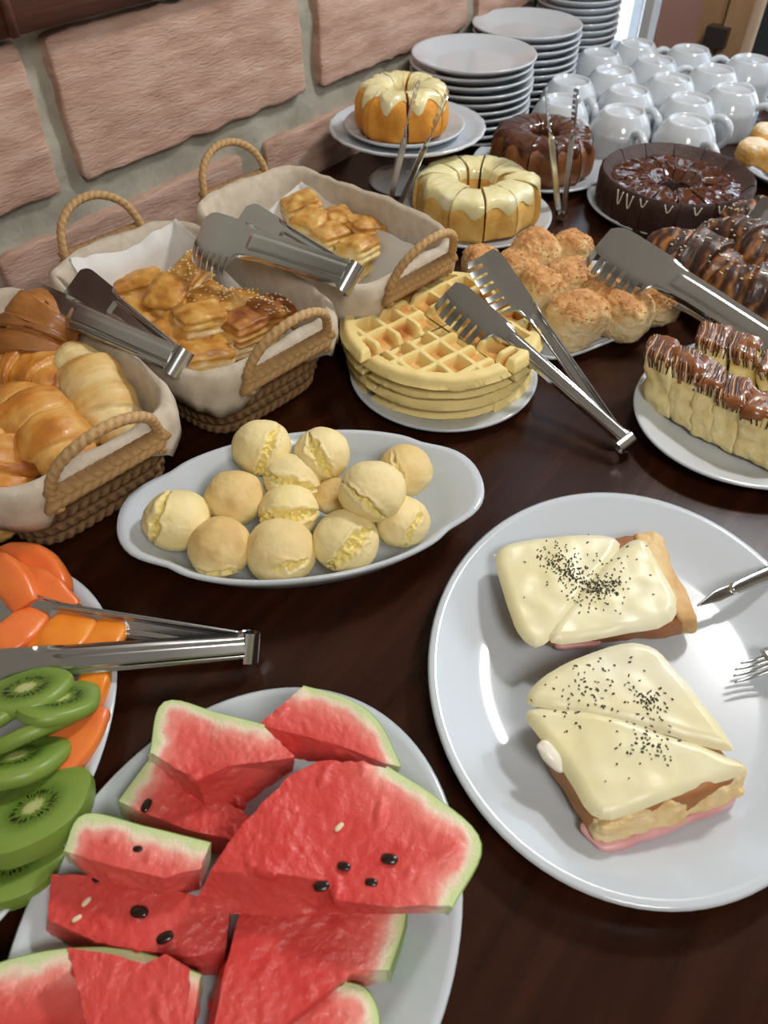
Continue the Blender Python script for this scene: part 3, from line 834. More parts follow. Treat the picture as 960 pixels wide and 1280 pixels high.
BROWN = [.25, .2, 1.0, .35, .5, .3, 1.3, .1, 1.1, .2, 1.3, .7, .3]
GB = 'cheese bread puffs in the oval dish'
BUNS = [   # place of the centre, radius, description
    ((-0.1037, 0.4695, 0.0560), 0.0254, 'upright cheese puff at the back of the dish, on the croissant side'),
    ((-0.0520, 0.4647, 0.0540), 0.0239, 'cracked cheese puff at the back middle of the dish'),
    ((0.0176, 0.4547, 0.0440), 0.0232, 'browned cheese puff at the back corner toward the waffles'),
    ((-0.0088, 0.4122, 0.0620), 0.0263, 'largest cheese puff resting on top, toward the waffle end'),
    ((0.0148, 0.4016, 0.0380), 0.0220, 'cheese puff leaning on the dish wall at the waffle end'),
    ((-0.0767, 0.4422, 0.0440), 0.0243, 'split cheese puff in the middle of the second row'),
    ((-0.0428, 0.4342, 0.0340), 0.0167, 'small brown cheese puff half hidden in the middle'),
    ((-0.0770, 0.4103, 0.0400), 0.0242, 'torn open cheese puff in the centre of the heap'),
    ((-0.1220, 0.4246, 0.0420), 0.0246, 'smooth tan cheese puff behind the front row'),
    ((-0.1645, 0.3997, 0.0420), 0.0265, 'cheese puff split along its side at the croissant end'),
    ((-0.1282, 0.3764, 0.0360), 0.0254, 'smooth brown topped cheese puff, second in the front row'),
    ((-0.0796, 0.3723, 0.0360), 0.0278, 'broad flat cheese puff with a floury top at the front'),
    ((-0.0301, 0.3805, 0.0380), 0.0261, 'yellow cracked cheese puff in front, toward the big platter'),
]
for i, (p, r, lab) in enumerate(BUNS):
    v, f, t = bun(r, 11 + i * 3, CRACKS[i], BROWN[i])
    o = make('cheese_bread', (v, f), m_bun, attr=t); o.location = p
    tag(o, lab, 'bread', GB)

# ------------------------------------------------------------------ waffles
m_waf = mat('waffle', ['f0dc98', 'e8cd82', 'd9a45a', 'b8753a'], rough=.6, attr='tone', amt=.14, scale=30, bump=.2, bscale=200, sss=.08)
def waffle_quarter(R, th, seed, pockets=True, cell=.0262):
    """quarter disc, corner at the origin, x,y > 0"""
    n = 100 if pockets else 40; g = np.linspace(0, R, n + 1)
    idx = {}; V = []; T = []; F = []
    def surf(x, y):
        r = math.hypot(x, y); e = min(x, y, R - r)
        edge = max(0, min(1, e / .006)); rim = 1 - (1 - edge) ** 2
        z = th * (.55 + .45 * rim ** .6); dp = 0
        if pockets and R - r > .012:
            ux, uy = (x + .004) % cell, (y + .004) % cell
            d = min(ux, uy, cell - ux, cell - uy)
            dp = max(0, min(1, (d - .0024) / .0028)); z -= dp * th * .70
        return z, dp
    for j in range(n + 1):
        for i in range(n + 1):
            x, y = g[i], g[j]
            if math.hypot(x, y) > R + R / n * .5: continue
            rr_ = math.hypot(x, y)
            if rr_ > R: x, y = x * R / rr_, y * R / rr_
            z, dp = surf(x, y)
            z += .0012 * noise.noise(Vector((x * 60, y * 60, seed)))
            idx[(i, j)] = len(V); V.append((x, y, z))
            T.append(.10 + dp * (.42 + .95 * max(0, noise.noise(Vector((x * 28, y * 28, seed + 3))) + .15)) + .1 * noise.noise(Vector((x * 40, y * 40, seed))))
    top = len(V)
    for j in range(n):
        for i in range(n):
            q = [(i, j), (i + 1, j), (i + 1, j + 1), (i, j + 1)]
            k = [idx[a] for a in q if a in idx]
            if len(k) >= 3: F.append(tuple(k))
    cnt = {}
    for q in F:
        for a, b in zip(q, q[1:] + q[:1]): cnt[(a, b)] = 1
    loop = [(a, b) for (a, b) in cnt if (b, a) not in cnt]
    prev = {a: a for a, b in loop}
    for z_, inset, out in ((th * .36, 0, .0030), (th * .18, 0, .0020), (0.0, .003, 0)):
        new = {}
        for a, b in loop:
            x, y, _ = V[a]; l = math.hypot(x - R * .42, y - R * .42) + 1e-6
            w = 1 + .5 * noise.noise(Vector((x * 50, y * 50, seed + z_ * 900)))
            k = (out * w - inset) / l
            new[a] = len(V); V.append((x + (x - R * .42) * k, y + (y - R * .42) * k, z_)); T.append(.12 if z_ > 0 else .3)
        for a, b in loop: F.append((prev[a], new[a], new[b], prev[b]))
        prev = new
    F.append(tuple(prev[a] for a in _order(loop)))
    return np.array(V), F, T
def _order(loop):
    nx = dict(loop); s = loop[0][0]; out = [s]; c = nx[s]
    while c != s and len(out) < len(loop): out.append(c); c = nx[c]
    return out
WC = (.059, .656); WT = .0138
GW = 'waffle quarters in the stack'
DIRN = ['toward the cakes', 'toward the pastry baskets', 'toward the cheese bread dish', 'toward the tongs spring end']
LAY = ['bottom layer', 'second layer from the plate', 'third layer from the plate', 'top layer']
wrand = random.Random(3)
for L_ in range(4):
    for q in range(4):
        R = .0965 - (.002 * (3 - L_))
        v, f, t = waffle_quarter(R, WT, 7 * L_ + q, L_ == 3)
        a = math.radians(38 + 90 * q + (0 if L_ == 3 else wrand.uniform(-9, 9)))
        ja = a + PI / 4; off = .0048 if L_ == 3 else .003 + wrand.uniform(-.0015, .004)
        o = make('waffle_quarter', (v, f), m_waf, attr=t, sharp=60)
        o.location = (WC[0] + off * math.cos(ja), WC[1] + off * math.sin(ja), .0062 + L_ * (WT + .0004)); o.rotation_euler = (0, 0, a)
        tag(o, 'waffle quarter in the %s, %s' % (LAY[L_], DIRN[q]), 'waffle', GW)

# ------------------------------------------------------------------ cheese toasts
from mathutils.bvhtree import BVHTree
m_crust = mat('toast_crust', ['ead2a0', 'd9b277', 'b98046'], rough=.6, scale=30, contrast=.3, bump=.6, bscale=140)
m_crust2 = mat('roll_crust', ['c08a55', 'ab7040', '8f5628'], rough=.5, scale=18, contrast=.3, bump=.2, bscale=140)
m_crumb = mat('toast_crumb', ['f0dfb8', 'e6cc98', 'd6ae70'], rough=.85, scale=60, bump=.9, bscale=180)
m_cheese = mat('melted_cheese', ['e9deaa', 'ebe3bc', 'ece7cf'], rough=.34, scale=14, contrast=.22, bump=.08, bscale=60, sss=.2)
m_ham = mat('ham', ['dd9a9c', 'e6aeac', 'd48a8c'], rough=.35, scale=40, sss=.2)
m_cream = mat('mayonnaise', ['efeadb'], rough=.3, sss=.2)
m_herb = mat('dried_oregano', ['2e2c1e', '4a4630', '3a2c20'], rough=.9, scale=400, contrast=.1)
def herb_part(parent, off, spots, zf, seed, n):
    rn = random.Random(seed); parts = []
    for k in range(n):
        cx, cy, sp = rn.choice(spots)
        x = cx + rn.gauss(0, sp); y = cy + rn.gauss(0, sp * .8)
        z = zf(x, y)
        if z is None: continue
        a = rn.uniform(0, PI); l = rn.uniform(.0006, .0016); w = rn.uniform(.0004, .0008)
        V, F = rcube(1, 3); s = V * np.array([l, w, .00025]); c, q = math.cos(a), math.sin(a)
        s = s @ np.array([[c, -q, 0], [q, c, 0], [0, 0, 1]]).T
        s[:, 2] += s[:, 0] * rn.uniform(-.4, .4)
        parts.append((s + np.array([x, y, z + .0004]), F))
    tag(make('oregano', join(parts), m_herb, parent, smooth=False, off=off), kind='stuff')
def zplane(tri_):
    p0, p1, p2 = map(np.array, tri_); n = np.cross(p1 - p0, p2 - p0)
    return lambda x, y: p0[2] - (n[0] * (x - p0[0]) + n[1] * (y - p0[1])) / n[2]
def toast(label, b4, t4, crust, seed, cheeses, ham, folds, spots, nh, extra=None, dome=.004):
    base = np.mean(b4, axis=0); t = thing('cheese_toast', label, 'sandwich', tuple(base), 0, 'cheese toasts on the big platter')
    V, F = rcube(22, 7); v = tri(list(b4) + list(t4), V)
    v, f = rough_up((v, F), .0022, 55, seed, 3)
    make('bread', (v, f), crust, t, off=base)
    zs = []
    for k, (poly, sc) in enumerate(cheeses):
        poly = np.array(poly); poly = poly.mean(0) + (poly - poly.mean(0)) * 1.035; poly = chaikin(poly, 2); v, f = subdiv_poly((poly, [tuple(range(len(poly)))]), 5); ed = edge_dist(v, poly)
        def drape(q, poly=poly):
            e = edge_dist(q, poly); q = q.copy(); q[:, 2] += .0014 * fn(q, 38, seed + k, 2) - .0045 * np.clip(1 - e / .008, 0, 1) ** 2 + .0012
            return q
        v, f = sheet(poly, .0022, 6, .0, 55, seed + k, drape)
        make('cheese_slice', (v, f), m_cheese, t, off=base, sharp=50); zs.append(BVHTree.FromPolygons([tuple(q) for q in v], f))
    make('ham_slice', hexa(ham, 12, 6, .0012, 60, seed), m_ham, t, off=base)
    def zp(x, y):
        hs = [b_.ray_cast(Vector((x, y, .3)), Vector((0, 0, -1)))[0] for b_ in zs]; hs = [h.z for h in hs if h is not None]
        return max(hs) if hs else None
    herb_part(t, base, spots, zp, seed, nh)
    return t
t1 = toast('square cheese toast farther along the platter, beside the knife',
      [(0.1016, 0.3611, 0.0090), (0.1075, 0.3003, 0.0090), (0.2319, 0.3101, 0.0090), (0.2110, 0.3941, 0.0090)],
      [(0.0873, 0.3716, 0.0340), (0.0976, 0.2909, 0.0300), (0.2285, 0.3086, 0.0340), (0.2099, 0.3965, 0.0360)], m_crust2, 3,
      [([(0.0858, 0.3671, 0.0375), (0.0952, 0.3796, 0.0380), (0.1326, 0.3875, 0.0385), (0.1936, 0.3871, 0.0390), (0.1584, 0.3437, 0.0375), (0.1135, 0.2873, 0.0335), (0.0976, 0.2956, 0.0340), (0.0909, 0.3278, 0.0350)], 1),
       ([(0.2002, 0.3904, 0.0410), (0.2082, 0.3594, 0.0410), (0.2172, 0.3065, 0.0390), (0.1588, 0.2966, 0.0355), (0.1079, 0.2883, 0.0340), (0.1505, 0.3403, 0.0380)], 1)],
      [(0.1267, 0.3209, 0.0120), (0.1246, 0.2976, 0.0100), (0.1606, 0.3011, 0.0100), (0.1689, 0.3209, 0.0120), (0.1248, 0.3161, 0.0190), (0.1242, 0.2959, 0.0180), (0.1572, 0.2986, 0.0180), (0.1664, 0.3161, 0.0190)],
      None, [((0.1393, 0.3471, 0.0400)[0], (0.1393, 0.3471, 0.0400)[1], .006), ((0.1324, 0.3602, 0.0400)[0], (0.1324, 0.3602, 0.0400)[1], .010), ((0.1639, 0.3351, 0.0400)[0], (0.1639, 0.3351, 0.0400)[1], .006), ((0.1536, 0.3336, 0.0400)[0], (0.1536, 0.3336, 0.0400)[1], .009), ((0.1557, 0.3448, 0.0400)[0], (0.1557, 0.3448, 0.0400)[1], .022)], 420, extra=.0012)
make('crust_edge', hexa([(0.2165, 0.3137, 0.0120), (0.2344, 0.3095, 0.0120), (0.2196, 0.4002, 0.0120), (0.1966, 0.3916, 0.0120), (0.2103, 0.3089, 0.0375), (0.2293, 0.3065, 0.0350), (0.2181, 0.3952, 0.0375), (0.1975, 0.3905, 0.0390)], 20, 6, .0028, 60, 5, 3), m_crust, t1, off=t1.location)
t2 = toast('larger cheese toast with ham showing, nearest the camera',
      [(0.1005, 0.2237, 0.0090), (0.1306, 0.1547, 0.0090), (0.2264, 0.1888, 0.0090), (0.2049, 0.2499, 0.0090)],
      [(0.0894, 0.2414, 0.0360), (0.1255, 0.1673, 0.0340), (0.2210, 0.1911, 0.0420), (0.1750, 0.2780, 0.0440)], m_crust2, 8,
      [([(0.0901, 0.2404, 0.0420), (0.1123, 0.2630, 0.0450), (0.1619, 0.2825, 0.0480), (0.1836, 0.2786, 0.0490), (0.1935, 0.2606, 0.0490), (0.2154, 0.2108, 0.0470), (0.2122, 0.2045, 0.0460), (0.1618, 0.2231, 0.0450), (0.1133, 0.2348, 0.0440)], 1),
       ([(0.0884, 0.2369, 0.0400), (0.1239, 0.2362, 0.0435), (0.1626, 0.2250, 0.0435), (0.2094, 0.2044, 0.0440), (0.2234, 0.1937, 0.0430), (0.1826, 0.1836, 0.0400), (0.1517, 0.1724, 0.0380), (0.1247, 0.1656, 0.0360), (0.1140, 0.1948, 0.0370), (0.1053, 0.2099, 0.0380)], 1)],
      [(0.1205, 0.1716, 0.0070), (0.1347, 0.1535, 0.0070), (0.2303, 0.1875, 0.0070), (0.2106, 0.2107, 0.0070), (0.1158, 0.1727, 0.0170), (0.1315, 0.1530, 0.0170), (0.2254, 0.1866, 0.0170), (0.2064, 0.2103, 0.0200)],
      None, [((0.1701, 0.2365, 0.0450)[0], (0.1701, 0.2365, 0.0450)[1], .006), ((0.1660, 0.2092, 0.0450)[0], (0.1660, 0.2092, 0.0450)[1], .007), ((0.1321, 0.2539, 0.0450)[0], (0.1321, 0.2539, 0.0450)[1], .016), ((0.1483, 0.2308, 0.0450)[0], (0.1483, 0.2308, 0.0450)[1], .020)], 230, extra=.0022)
make('torn_crumb', hexa([(0.1198, 0.1764, 0.0150), (0.1294, 0.1540, 0.0140), (0.2284, 0.1866, 0.0170), (0.2244, 0.2103, 0.0200), (0.1246, 0.1791, 0.0330), (0.1264, 0.1625, 0.0320), (0.2264, 0.1911, 0.0350), (0.2190, 0.2046, 0.0380)], 24, 5, .004, 80, 9, 3), m_crumb, t2, off=t2.location)
make('mayonnaise', rough_up(xf(pillow(.024, .010, .006, 10, 3), (0.1051, 0.2055, 0.0350), (.2, .35, -.75)), .0015, 90, 2), m_cream, t2, off=t2.location)

# cutlery on the platter
def strip(path, widths, th, m, name, parent, off, up=(0, 0, 1)):
    v, f = tube(path, 1., 12, up, sec=lambda p, s: (math.copysign(abs(math.cos(p)) ** .7, math.cos(p)) * np.interp(s, *widths), math.sin(p) * th))
    return make(name, (v, f), m, parent, off=off)
kn = thing('table_knife', 'polished steel knife leaning on the platter rim against the far toast', 'knife', (0.2356, 0.3285, 0.0260), 0)
strip(smooth_path([(0.2352, 0.3292, 0.0240), (0.2547, 0.3389, 0.0250), (0.2646, 0.3427, 0.0260)], 16), ([0, .4, 1], [.0008, .0045, .0042]), .0009, m_steel, 'blade', kn, kn.location, (0, -.5, 1))
strip(smooth_path([(0.2632, 0.3419, 0.0260), (0.2719, 0.3465, 0.0260), (0.2971, 0.3577, 0.0265), (0.3639, 0.3853, 0.0275)], 30), ([0, .15, 1], [.0035, .0050, .0065]), .0035, m_steel, 'handle', kn, kn.location, (0, -.5, 1))
fk = thing('table_fork', 'steel fork with its tines over the platter, handle off the frame', 'fork', (0.2715, 0.2801, 0.0220), 0)
for k, (a, b) in enumerate((((0.2552, 0.2839, 0.0170), (0.2779, 0.2887, 0.0220)), ((0.2495, 0.2786, 0.0170), (0.2765, 0.2847, 0.0220)), ((0.2468, 0.2735, 0.0170), (0.2751, 0.2808, 0.0220)), ((0.2462, 0.2684, 0.0170), (0.2735, 0.2763, 0.0220)))):
    mid = tuple((np.array(a) * .5 + np.array(b) * .5) - np.array([0, 0, .0015]))
    strip(smooth_path([a, mid, b], 14), ([0, .3, 1], [.0006, .0012, .0016]), .0010, m_steel, 'tine', fk, fk.location)
strip(smooth_path([(0.2733, 0.2821, 0.0220), (0.2886, 0.2880, 0.0220), (0.3036, 0.2921, 0.0240), (0.3589, 0.3058, 0.0290)], 24), ([0, .15, .35, 1], [.0105, .0105, .004, .006]), .0014, m_steel, 'handle', fk, fk.location)

# ------------------------------------------------------------------ watermelon
m_melon = mat('watermelon_flesh', ['d3dfa4', 'efdcc4', 'ee9488', 'e2665e', 'd23e3a'], rough=.36, attr='tone', amt=.12, scale=75, bump=.30, bscale=600, sss=.2, sss_r=.005, coat=.06, pos=[.02, .10, .20, .40, 1])
m_rind = mat('watermelon_rind', ['5d7a3a', '8fae58', 'b9cf86'], rough=.4, scale=14, contrast=.3, bump=.05)
m_rindin = mat('watermelon_rind_pale', ['c3d695', 'd6e2b2'], rough=.35, scale=14, sss=.15)
m_seed = mat('watermelon_seed', ['1c0d09', '2c150e'], rough=.25, coat=.4)
m_seedp = mat('pale_watermelon_seed', ['e8d3b0'], rough=.4)
def seg_dist(p, a, b):
    ab = b - a; t = np.clip(((p - a) @ ab) / (ab @ ab), 0, 1)
    return np.linalg.norm(p - (a + t[:, None] * ab), axis=1)
def melon(label, top, bot, rind, seed, seeds=(), pale=(), rough=.0014):
    """top / bot: matching outlines; rind: list of vertex indices in a run that carry the rind"""
    top = np.array(top); bot = np.array(bot); base = bot.mean(0)
    if rind:
        ti = smooth_path([top[i] for i in rind], 6 * (len(rind) - 1)); bi = smooth_path([bot[i] for i in rind], 6 * (len(rind) - 1))
        nt = len(top); rest = [i for i in [(rind[-1] + 1 + k) % nt for k in range(nt)] if i not in rind]
        top = np.vstack([ti, top[rest]]) if rest else ti; bot = np.vstack([bi, bot[rest]]) if rest else bi
        rind = list(range(len(ti)))
    t = thing('watermelon_piece', label, 'watermelon', tuple(base), 0, 'watermelon pieces on the platter')
    v, f = subdiv_poly(prism(top, bot), 6)
    if len(v) > 9000: v, f = subdiv_poly(prism(top, bot), 5)
    tone = np.full(len(v), .82); far = np.full(len(v), 1.0)
    if rind:
        zt = top[:, 2].mean(); zb = bot[:, 2].mean(); w = np.clip((v[:, 2] - zb) / (zt - zb + 1e-6), 0, 1)
        d = np.full(len(v), 1.0)
        for i, j in zip(rind, rind[1:]):
            dt = seg_dist(v[:, :2], top[i][:2], top[j][:2]); db = seg_dist(v[:, :2], bot[i][:2], bot[j][:2])
            d = np.minimum(d, dt * w + db * (1 - w))
        tone = np.clip(d / .034, 0, 1) * .9; far = np.clip(d / .012, 0, 1)
    tone = tone + .16 * fn(v, 45, seed, 2) * np.clip(tone * 3, 0, 1)
    n = normals(v, f)
    dsp = rough * .7 * fn(v, 38, seed, 2) + .0006 * fn(v, 230, seed + 2, 2)
    # melted-away corners of the soft flesh
    hs = fn(v, 90, seed + 9, 1); dsp -= .0025 * np.clip(hs - .35, 0, 1) * 2
    prn = random.Random(seed * 13); up = np.where((n[:, 2] > .8) & (far > .95))[0]
    for _ in range(7):
        if len(up) == 0: break
        c = v[prn.choice(list(up))]; a = prn.uniform(0, PI); e = v - c
        x_ = e[:, 0] * math.cos(a) + e[:, 1] * math.sin(a); y_ = -e[:, 0] * math.sin(a) + e[:, 1] * math.cos(a)
        q = (x_ / .0042) ** 2 + (y_ / .0028) ** 2 + (e[:, 2] / .006) ** 2
        dsp -= .0030 * np.exp(-q ** 2) - .0006 * np.exp(-(q - 2.2) ** 2 * 2)
    v = v + n * (dsp * far)[:, None]
    make('flesh', (v, f), m_melon, t, attr=np.clip(tone, 0, 1), off=base, sharp=55)
    if rind:
        c = top[:, :2].mean(0); V = []; T = np.gradient(ti, axis=0); F = []
        T2 = np.gradient(bi, axis=0)
        for a, b, ta in zip(ti, bi, T):
            nn = np.array([ta[1], -ta[0], 0]); nn /= np.linalg.norm(nn) + 1e-9
            if nn[:2] @ (a[:2] - c) < 0: nn = -nn
            V += [a - [0, 0, .0002], a + nn * .0012 + [0, 0, -.0002], a + nn * .0020 - [0, 0, .0012], b + nn * .0020, b]
        m = len(ti)
        for i in range(m - 1):
            for k in range(5):
                F.append((i * 5 + k, i * 5 + (k + 1) % 5, (i + 1) * 5 + (k + 1) % 5, (i + 1) * 5 + k))
        F.append((0, 1, 2, 3, 4)); F.append(tuple((m - 1) * 5 + k for k in range(5)))
        o = make('rind', (np.array(V), F), m_rindin, t, off=base, sharp=30)
        o.data.materials.append(m_rind)
        for pi_, pol in enumerate(o.data.polygons):
            if pi_ < (m - 1) * 5 and pi_ % 5 in (1, 2): pol.material_index = 1
    for (p, l, a) in seeds:
        V, F = rcube(6, 2.5); s = V * np.array([l, l * .62, l * .35]); c, q = math.cos(a), math.sin(a)
        s = s @ np.array([[c, -q, 0], [q, c, 0], [0, 0, 1]]).T
        make('seed', (s + np.array(p), F), m_seed, t, off=base)
    for (p, l, a) in pale:
        V, F = rcube(6, 2.5); s = V * np.array([l, l * .5, l * .35]); c, q = math.cos(a), math.sin(a)
        s = s @ np.array([[c, -q, 0], [q, c, 0], [0, 0, 1]]).T
        make('seed', (s + np.array(p), F), m_seedp, t, off=base)
    return t
melon('watermelon wedge at the back, on the kiwi side, with a bright front face',
      [(-0.1358, 0.2278, 0.0620), (-0.1029, 0.2202, 0.0620), (-0.0727, 0.2123, 0.0620), (-0.0534, 0.1958, 0.0560), (-0.0915, 0.1885, 0.0590), (-0.1092, 0.1816, 0.0560), (-0.1376, 0.1964, 0.0600)],
      [(-0.1423, 0.2272, 0.0360), (-0.1081, 0.2189, 0.0360), (-0.0754, 0.2092, 0.0360), (-0.0566, 0.1970, 0.0320), (-0.0874, 0.1772, 0.0280), (-0.1052, 0.1713, 0.0260), (-0.1439, 0.2004, 0.0360)], [6, 0, 1, 2], 1,
      rough=.0016)
melon('dim watermelon chunk tucked under the back wedge beside a dark seed',
      [(-0.1444, 0.2016, 0.0390), (-0.1116, 0.1852, 0.0360), (-0.0710, 0.1653, 0.0320), (-0.0881, 0.1568, 0.0300), (-0.1183, 0.1618, 0.0340), (-0.1581, 0.1770, 0.0360)],
      [(-0.1503, 0.2018, 0.0090), (-0.1162, 0.1837, 0.0090), (-0.0736, 0.1641, 0.0090), (-0.0908, 0.1538, 0.0090), (-0.1228, 0.1594, 0.0090), (-0.1618, 0.1757, 0.0090)], [5, 0], 2,
      seeds=[((-0.1414, 0.1742, 0.0370), .0042, 1.2)])
melon('watermelon wedge at the far end of the platter with rind toward the puffs',
      [(-0.0512, 0.2378, 0.0640), (-0.0248, 0.2294, 0.0640), (-0.0049, 0.2149, 0.0630), (0.0084, 0.1881, 0.0600), (-0.0287, 0.2020, 0.0600), (-0.0767, 0.2133, 0.0620)],
      [(-0.0533, 0.2338, 0.0340), (-0.0258, 0.2265, 0.0340), (-0.0051, 0.2145, 0.0340), (0.0078, 0.1934, 0.0390), (-0.0295, 0.1985, 0.0390), (-0.0784, 0.2047, 0.0400)], [0, 1, 2, 3], 3, rough=.0014)
melon('biggest watermelon slab lying on top in the middle, dotted with dark seeds',
      [(-0.0379, 0.1883, 0.0680), (-0.0184, 0.1869, 0.0690), (0.0009, 0.1831, 0.0690), (0.0288, 0.1643, 0.0700), (0.0502, 0.1408, 0.0700), (0.0332, 0.1110, 0.0690), (0.0041, 0.1113, 0.0680), (-0.0224, 0.1136, 0.0680), (-0.0331, 0.1232, 0.0690), (-0.0622, 0.1272, 0.0710), (-0.0910, 0.1274, 0.0680), (-0.0777, 0.1491, 0.0700), (-0.0537, 0.1793, 0.0690)],
      [(-0.0392, 0.1827, 0.0420), (-0.0191, 0.1827, 0.0420), (0.0010, 0.1803, 0.0420), (0.0300, 0.1612, 0.0430), (0.0480, 0.1405, 0.0460), (0.0320, 0.1123, 0.0500), (0.0042, 0.1123, 0.0500), (-0.0231, 0.1123, 0.0500), (-0.0357, 0.1123, 0.0500), (-0.0713, 0.1112, 0.0500), (-0.1021, 0.1118, 0.0520), (-0.0810, 0.1439, 0.0420), (-0.0556, 0.1732, 0.0420)], [2, 3, 4, 5], 4,
      seeds=[((-0.0321, 0.1201, 0.0690), .0042, .2), ((-0.0209, 0.1295, 0.0700), .0036, -.2), ((0.0029, 0.1331, 0.0700), .0045, -.1), ((-0.0066, 0.1220, 0.0690), .0034, -.1)], pale=[((-0.0242, 0.1496, 0.0700), .003, .8)], rough=.002)
melon('watermelon slab below the big one with rind toward the table edge',
      [(-0.0770, 0.1180, 0.0460), (-0.0258, 0.1220, 0.0460), (0.0111, 0.1180, 0.0460), (0.0084, 0.1049, 0.0450), (0.0016, 0.0884, 0.0420), (-0.0163, 0.0871, 0.0430), (-0.0580, 0.0586, 0.0430), (-0.0834, 0.0617, 0.0440), (-0.0799, 0.0920, 0.0450)],
      [(-0.0818, 0.1153, 0.0100), (-0.0274, 0.1195, 0.0100), (0.0114, 0.1162, 0.0100), (0.0071, 0.1033, 0.0100), (0.0017, 0.0891, 0.0120), (-0.0172, 0.0840, 0.0120), (-0.0610, 0.0527, 0.0120), (-0.0941, 0.0560, 0.0120), (-0.0915, 0.0899, 0.0100)], [2, 3, 4], 5, rough=.0016)
melon('watermelon wedge on the kiwi side with a broken corner, upper of two',
      [(-0.1696, 0.1616, 0.0540), (-0.1345, 0.1545, 0.0540), (-0.0968, 0.1465, 0.0520), (-0.1001, 0.1344, 0.0520), (-0.1180, 0.1285, 0.0540), (-0.1472, 0.1347, 0.0550), (-0.1753, 0.1428, 0.0530)],
      [(-0.1749, 0.1598, 0.0280), (-0.1401, 0.1521, 0.0280), (-0.1010, 0.1447, 0.0260), (-0.1042, 0.1310, 0.0260), (-0.1197, 0.1242, 0.0280), (-0.1549, 0.1284, 0.0290), (-0.1790, 0.1434, 0.0300)], [6, 0, 1, 2], 6,
      seeds=[((-0.1356, 0.1437, 0.0540), .0028, 0)])
melon('flat watermelon chunk under the broken wedge with two brown seeds',
      [(-0.1877, 0.1370, 0.0340), (-0.1572, 0.1355, 0.0350), (-0.0838, 0.1224, 0.0330), (-0.0844, 0.0989, 0.0300), (-0.1038, 0.0965, 0.0310), (-0.1272, 0.0990, 0.0330), (-0.1537, 0.1028, 0.0330), (-0.1826, 0.1136, 0.0330)],
      [(-0.1930, 0.1367, 0.0090), (-0.1642, 0.1346, 0.0090), (-0.0871, 0.1197, 0.0090), (-0.0877, 0.0927, 0.0090), (-0.1051, 0.0920, 0.0090), (-0.1320, 0.0950, 0.0090), (-0.1647, 0.1020, 0.0090), (-0.1908, 0.1115, 0.0090)], [], 7,
      seeds=[((-0.1333, 0.1170, 0.0350), .0050, -.1), ((-0.1174, 0.1051, 0.0330), .0046, .4), ((-0.1598, 0.1360, 0.0360), .0046, 1.1)], pale=[((-0.1635, 0.1222, 0.0350), .0030, .9), ((-0.1668, 0.1141, 0.0340), .0028, .6), ((-0.1478, 0.0944, 0.0340), .0034, -.5)])
melon('large watermelon wedge at the bottom frame edge with a thick green rind',
      [(-0.2129, 0.0889, 0.0320), (-0.1896, 0.0953, 0.0330), (-0.1653, 0.0987, 0.0330), (-0.1314, 0.0978, 0.0320), (-0.0961, 0.0872, 0.0300), (-0.0956, 0.0603, 0.0300), (-0.2030, 0.0603, 0.0300)],
      [(-0.2205, 0.0845, 0.0090), (-0.1970, 0.0920, 0.0090), (-0.1716, 0.0950, 0.0090), (-0.1363, 0.0943, 0.0090), (-0.0983, 0.0827, 0.0090), (-0.0988, 0.0564, 0.0090), (-0.2100, 0.0564, 0.0090)], [0, 1, 2, 3, 4], 8)
melon('watermelon tip lying over the rind wedge at the bottom frame edge',
      [(-0.1610, 0.0960, 0.0500), (-0.1384, 0.0938, 0.0500), (-0.1216, 0.0896, 0.0480), (-0.1111, 0.0938, 0.0500), (-0.0976, 0.0877, 0.0490), (-0.0968, 0.0582, 0.0460), (-0.1413, 0.0582, 0.0460)],
      [(-0.1614, 0.0924, 0.0330), (-0.1420, 0.0902, 0.0330), (-0.1245, 0.0866, 0.0330), (-0.1139, 0.0895, 0.0330), (-0.1006, 0.0830, 0.0330), (-0.0993, 0.0535, 0.0330), (-0.1415, 0.0535, 0.0330)], [], 9)
melon('small watermelon wedge at the bottom frame edge with pale rind tip',
      [(-0.0206, 0.0835, 0.0340), (-0.0098, 0.0802, 0.0330), (-0.0040, 0.0700, 0.0320), (-0.0047, 0.0570, 0.0310), (-0.0552, 0.0568, 0.0320), (-0.0443, 0.0699, 0.0330)],
      [(-0.0215, 0.0808, 0.0090), (-0.0103, 0.0779, 0.0090), (-0.0034, 0.0683, 0.0090), (-0.0049, 0.0531, 0.0090), (-0.0573, 0.0531, 0.0090), (-0.0461, 0.0666, 0.0090)], [0, 1, 2, 3], 10)

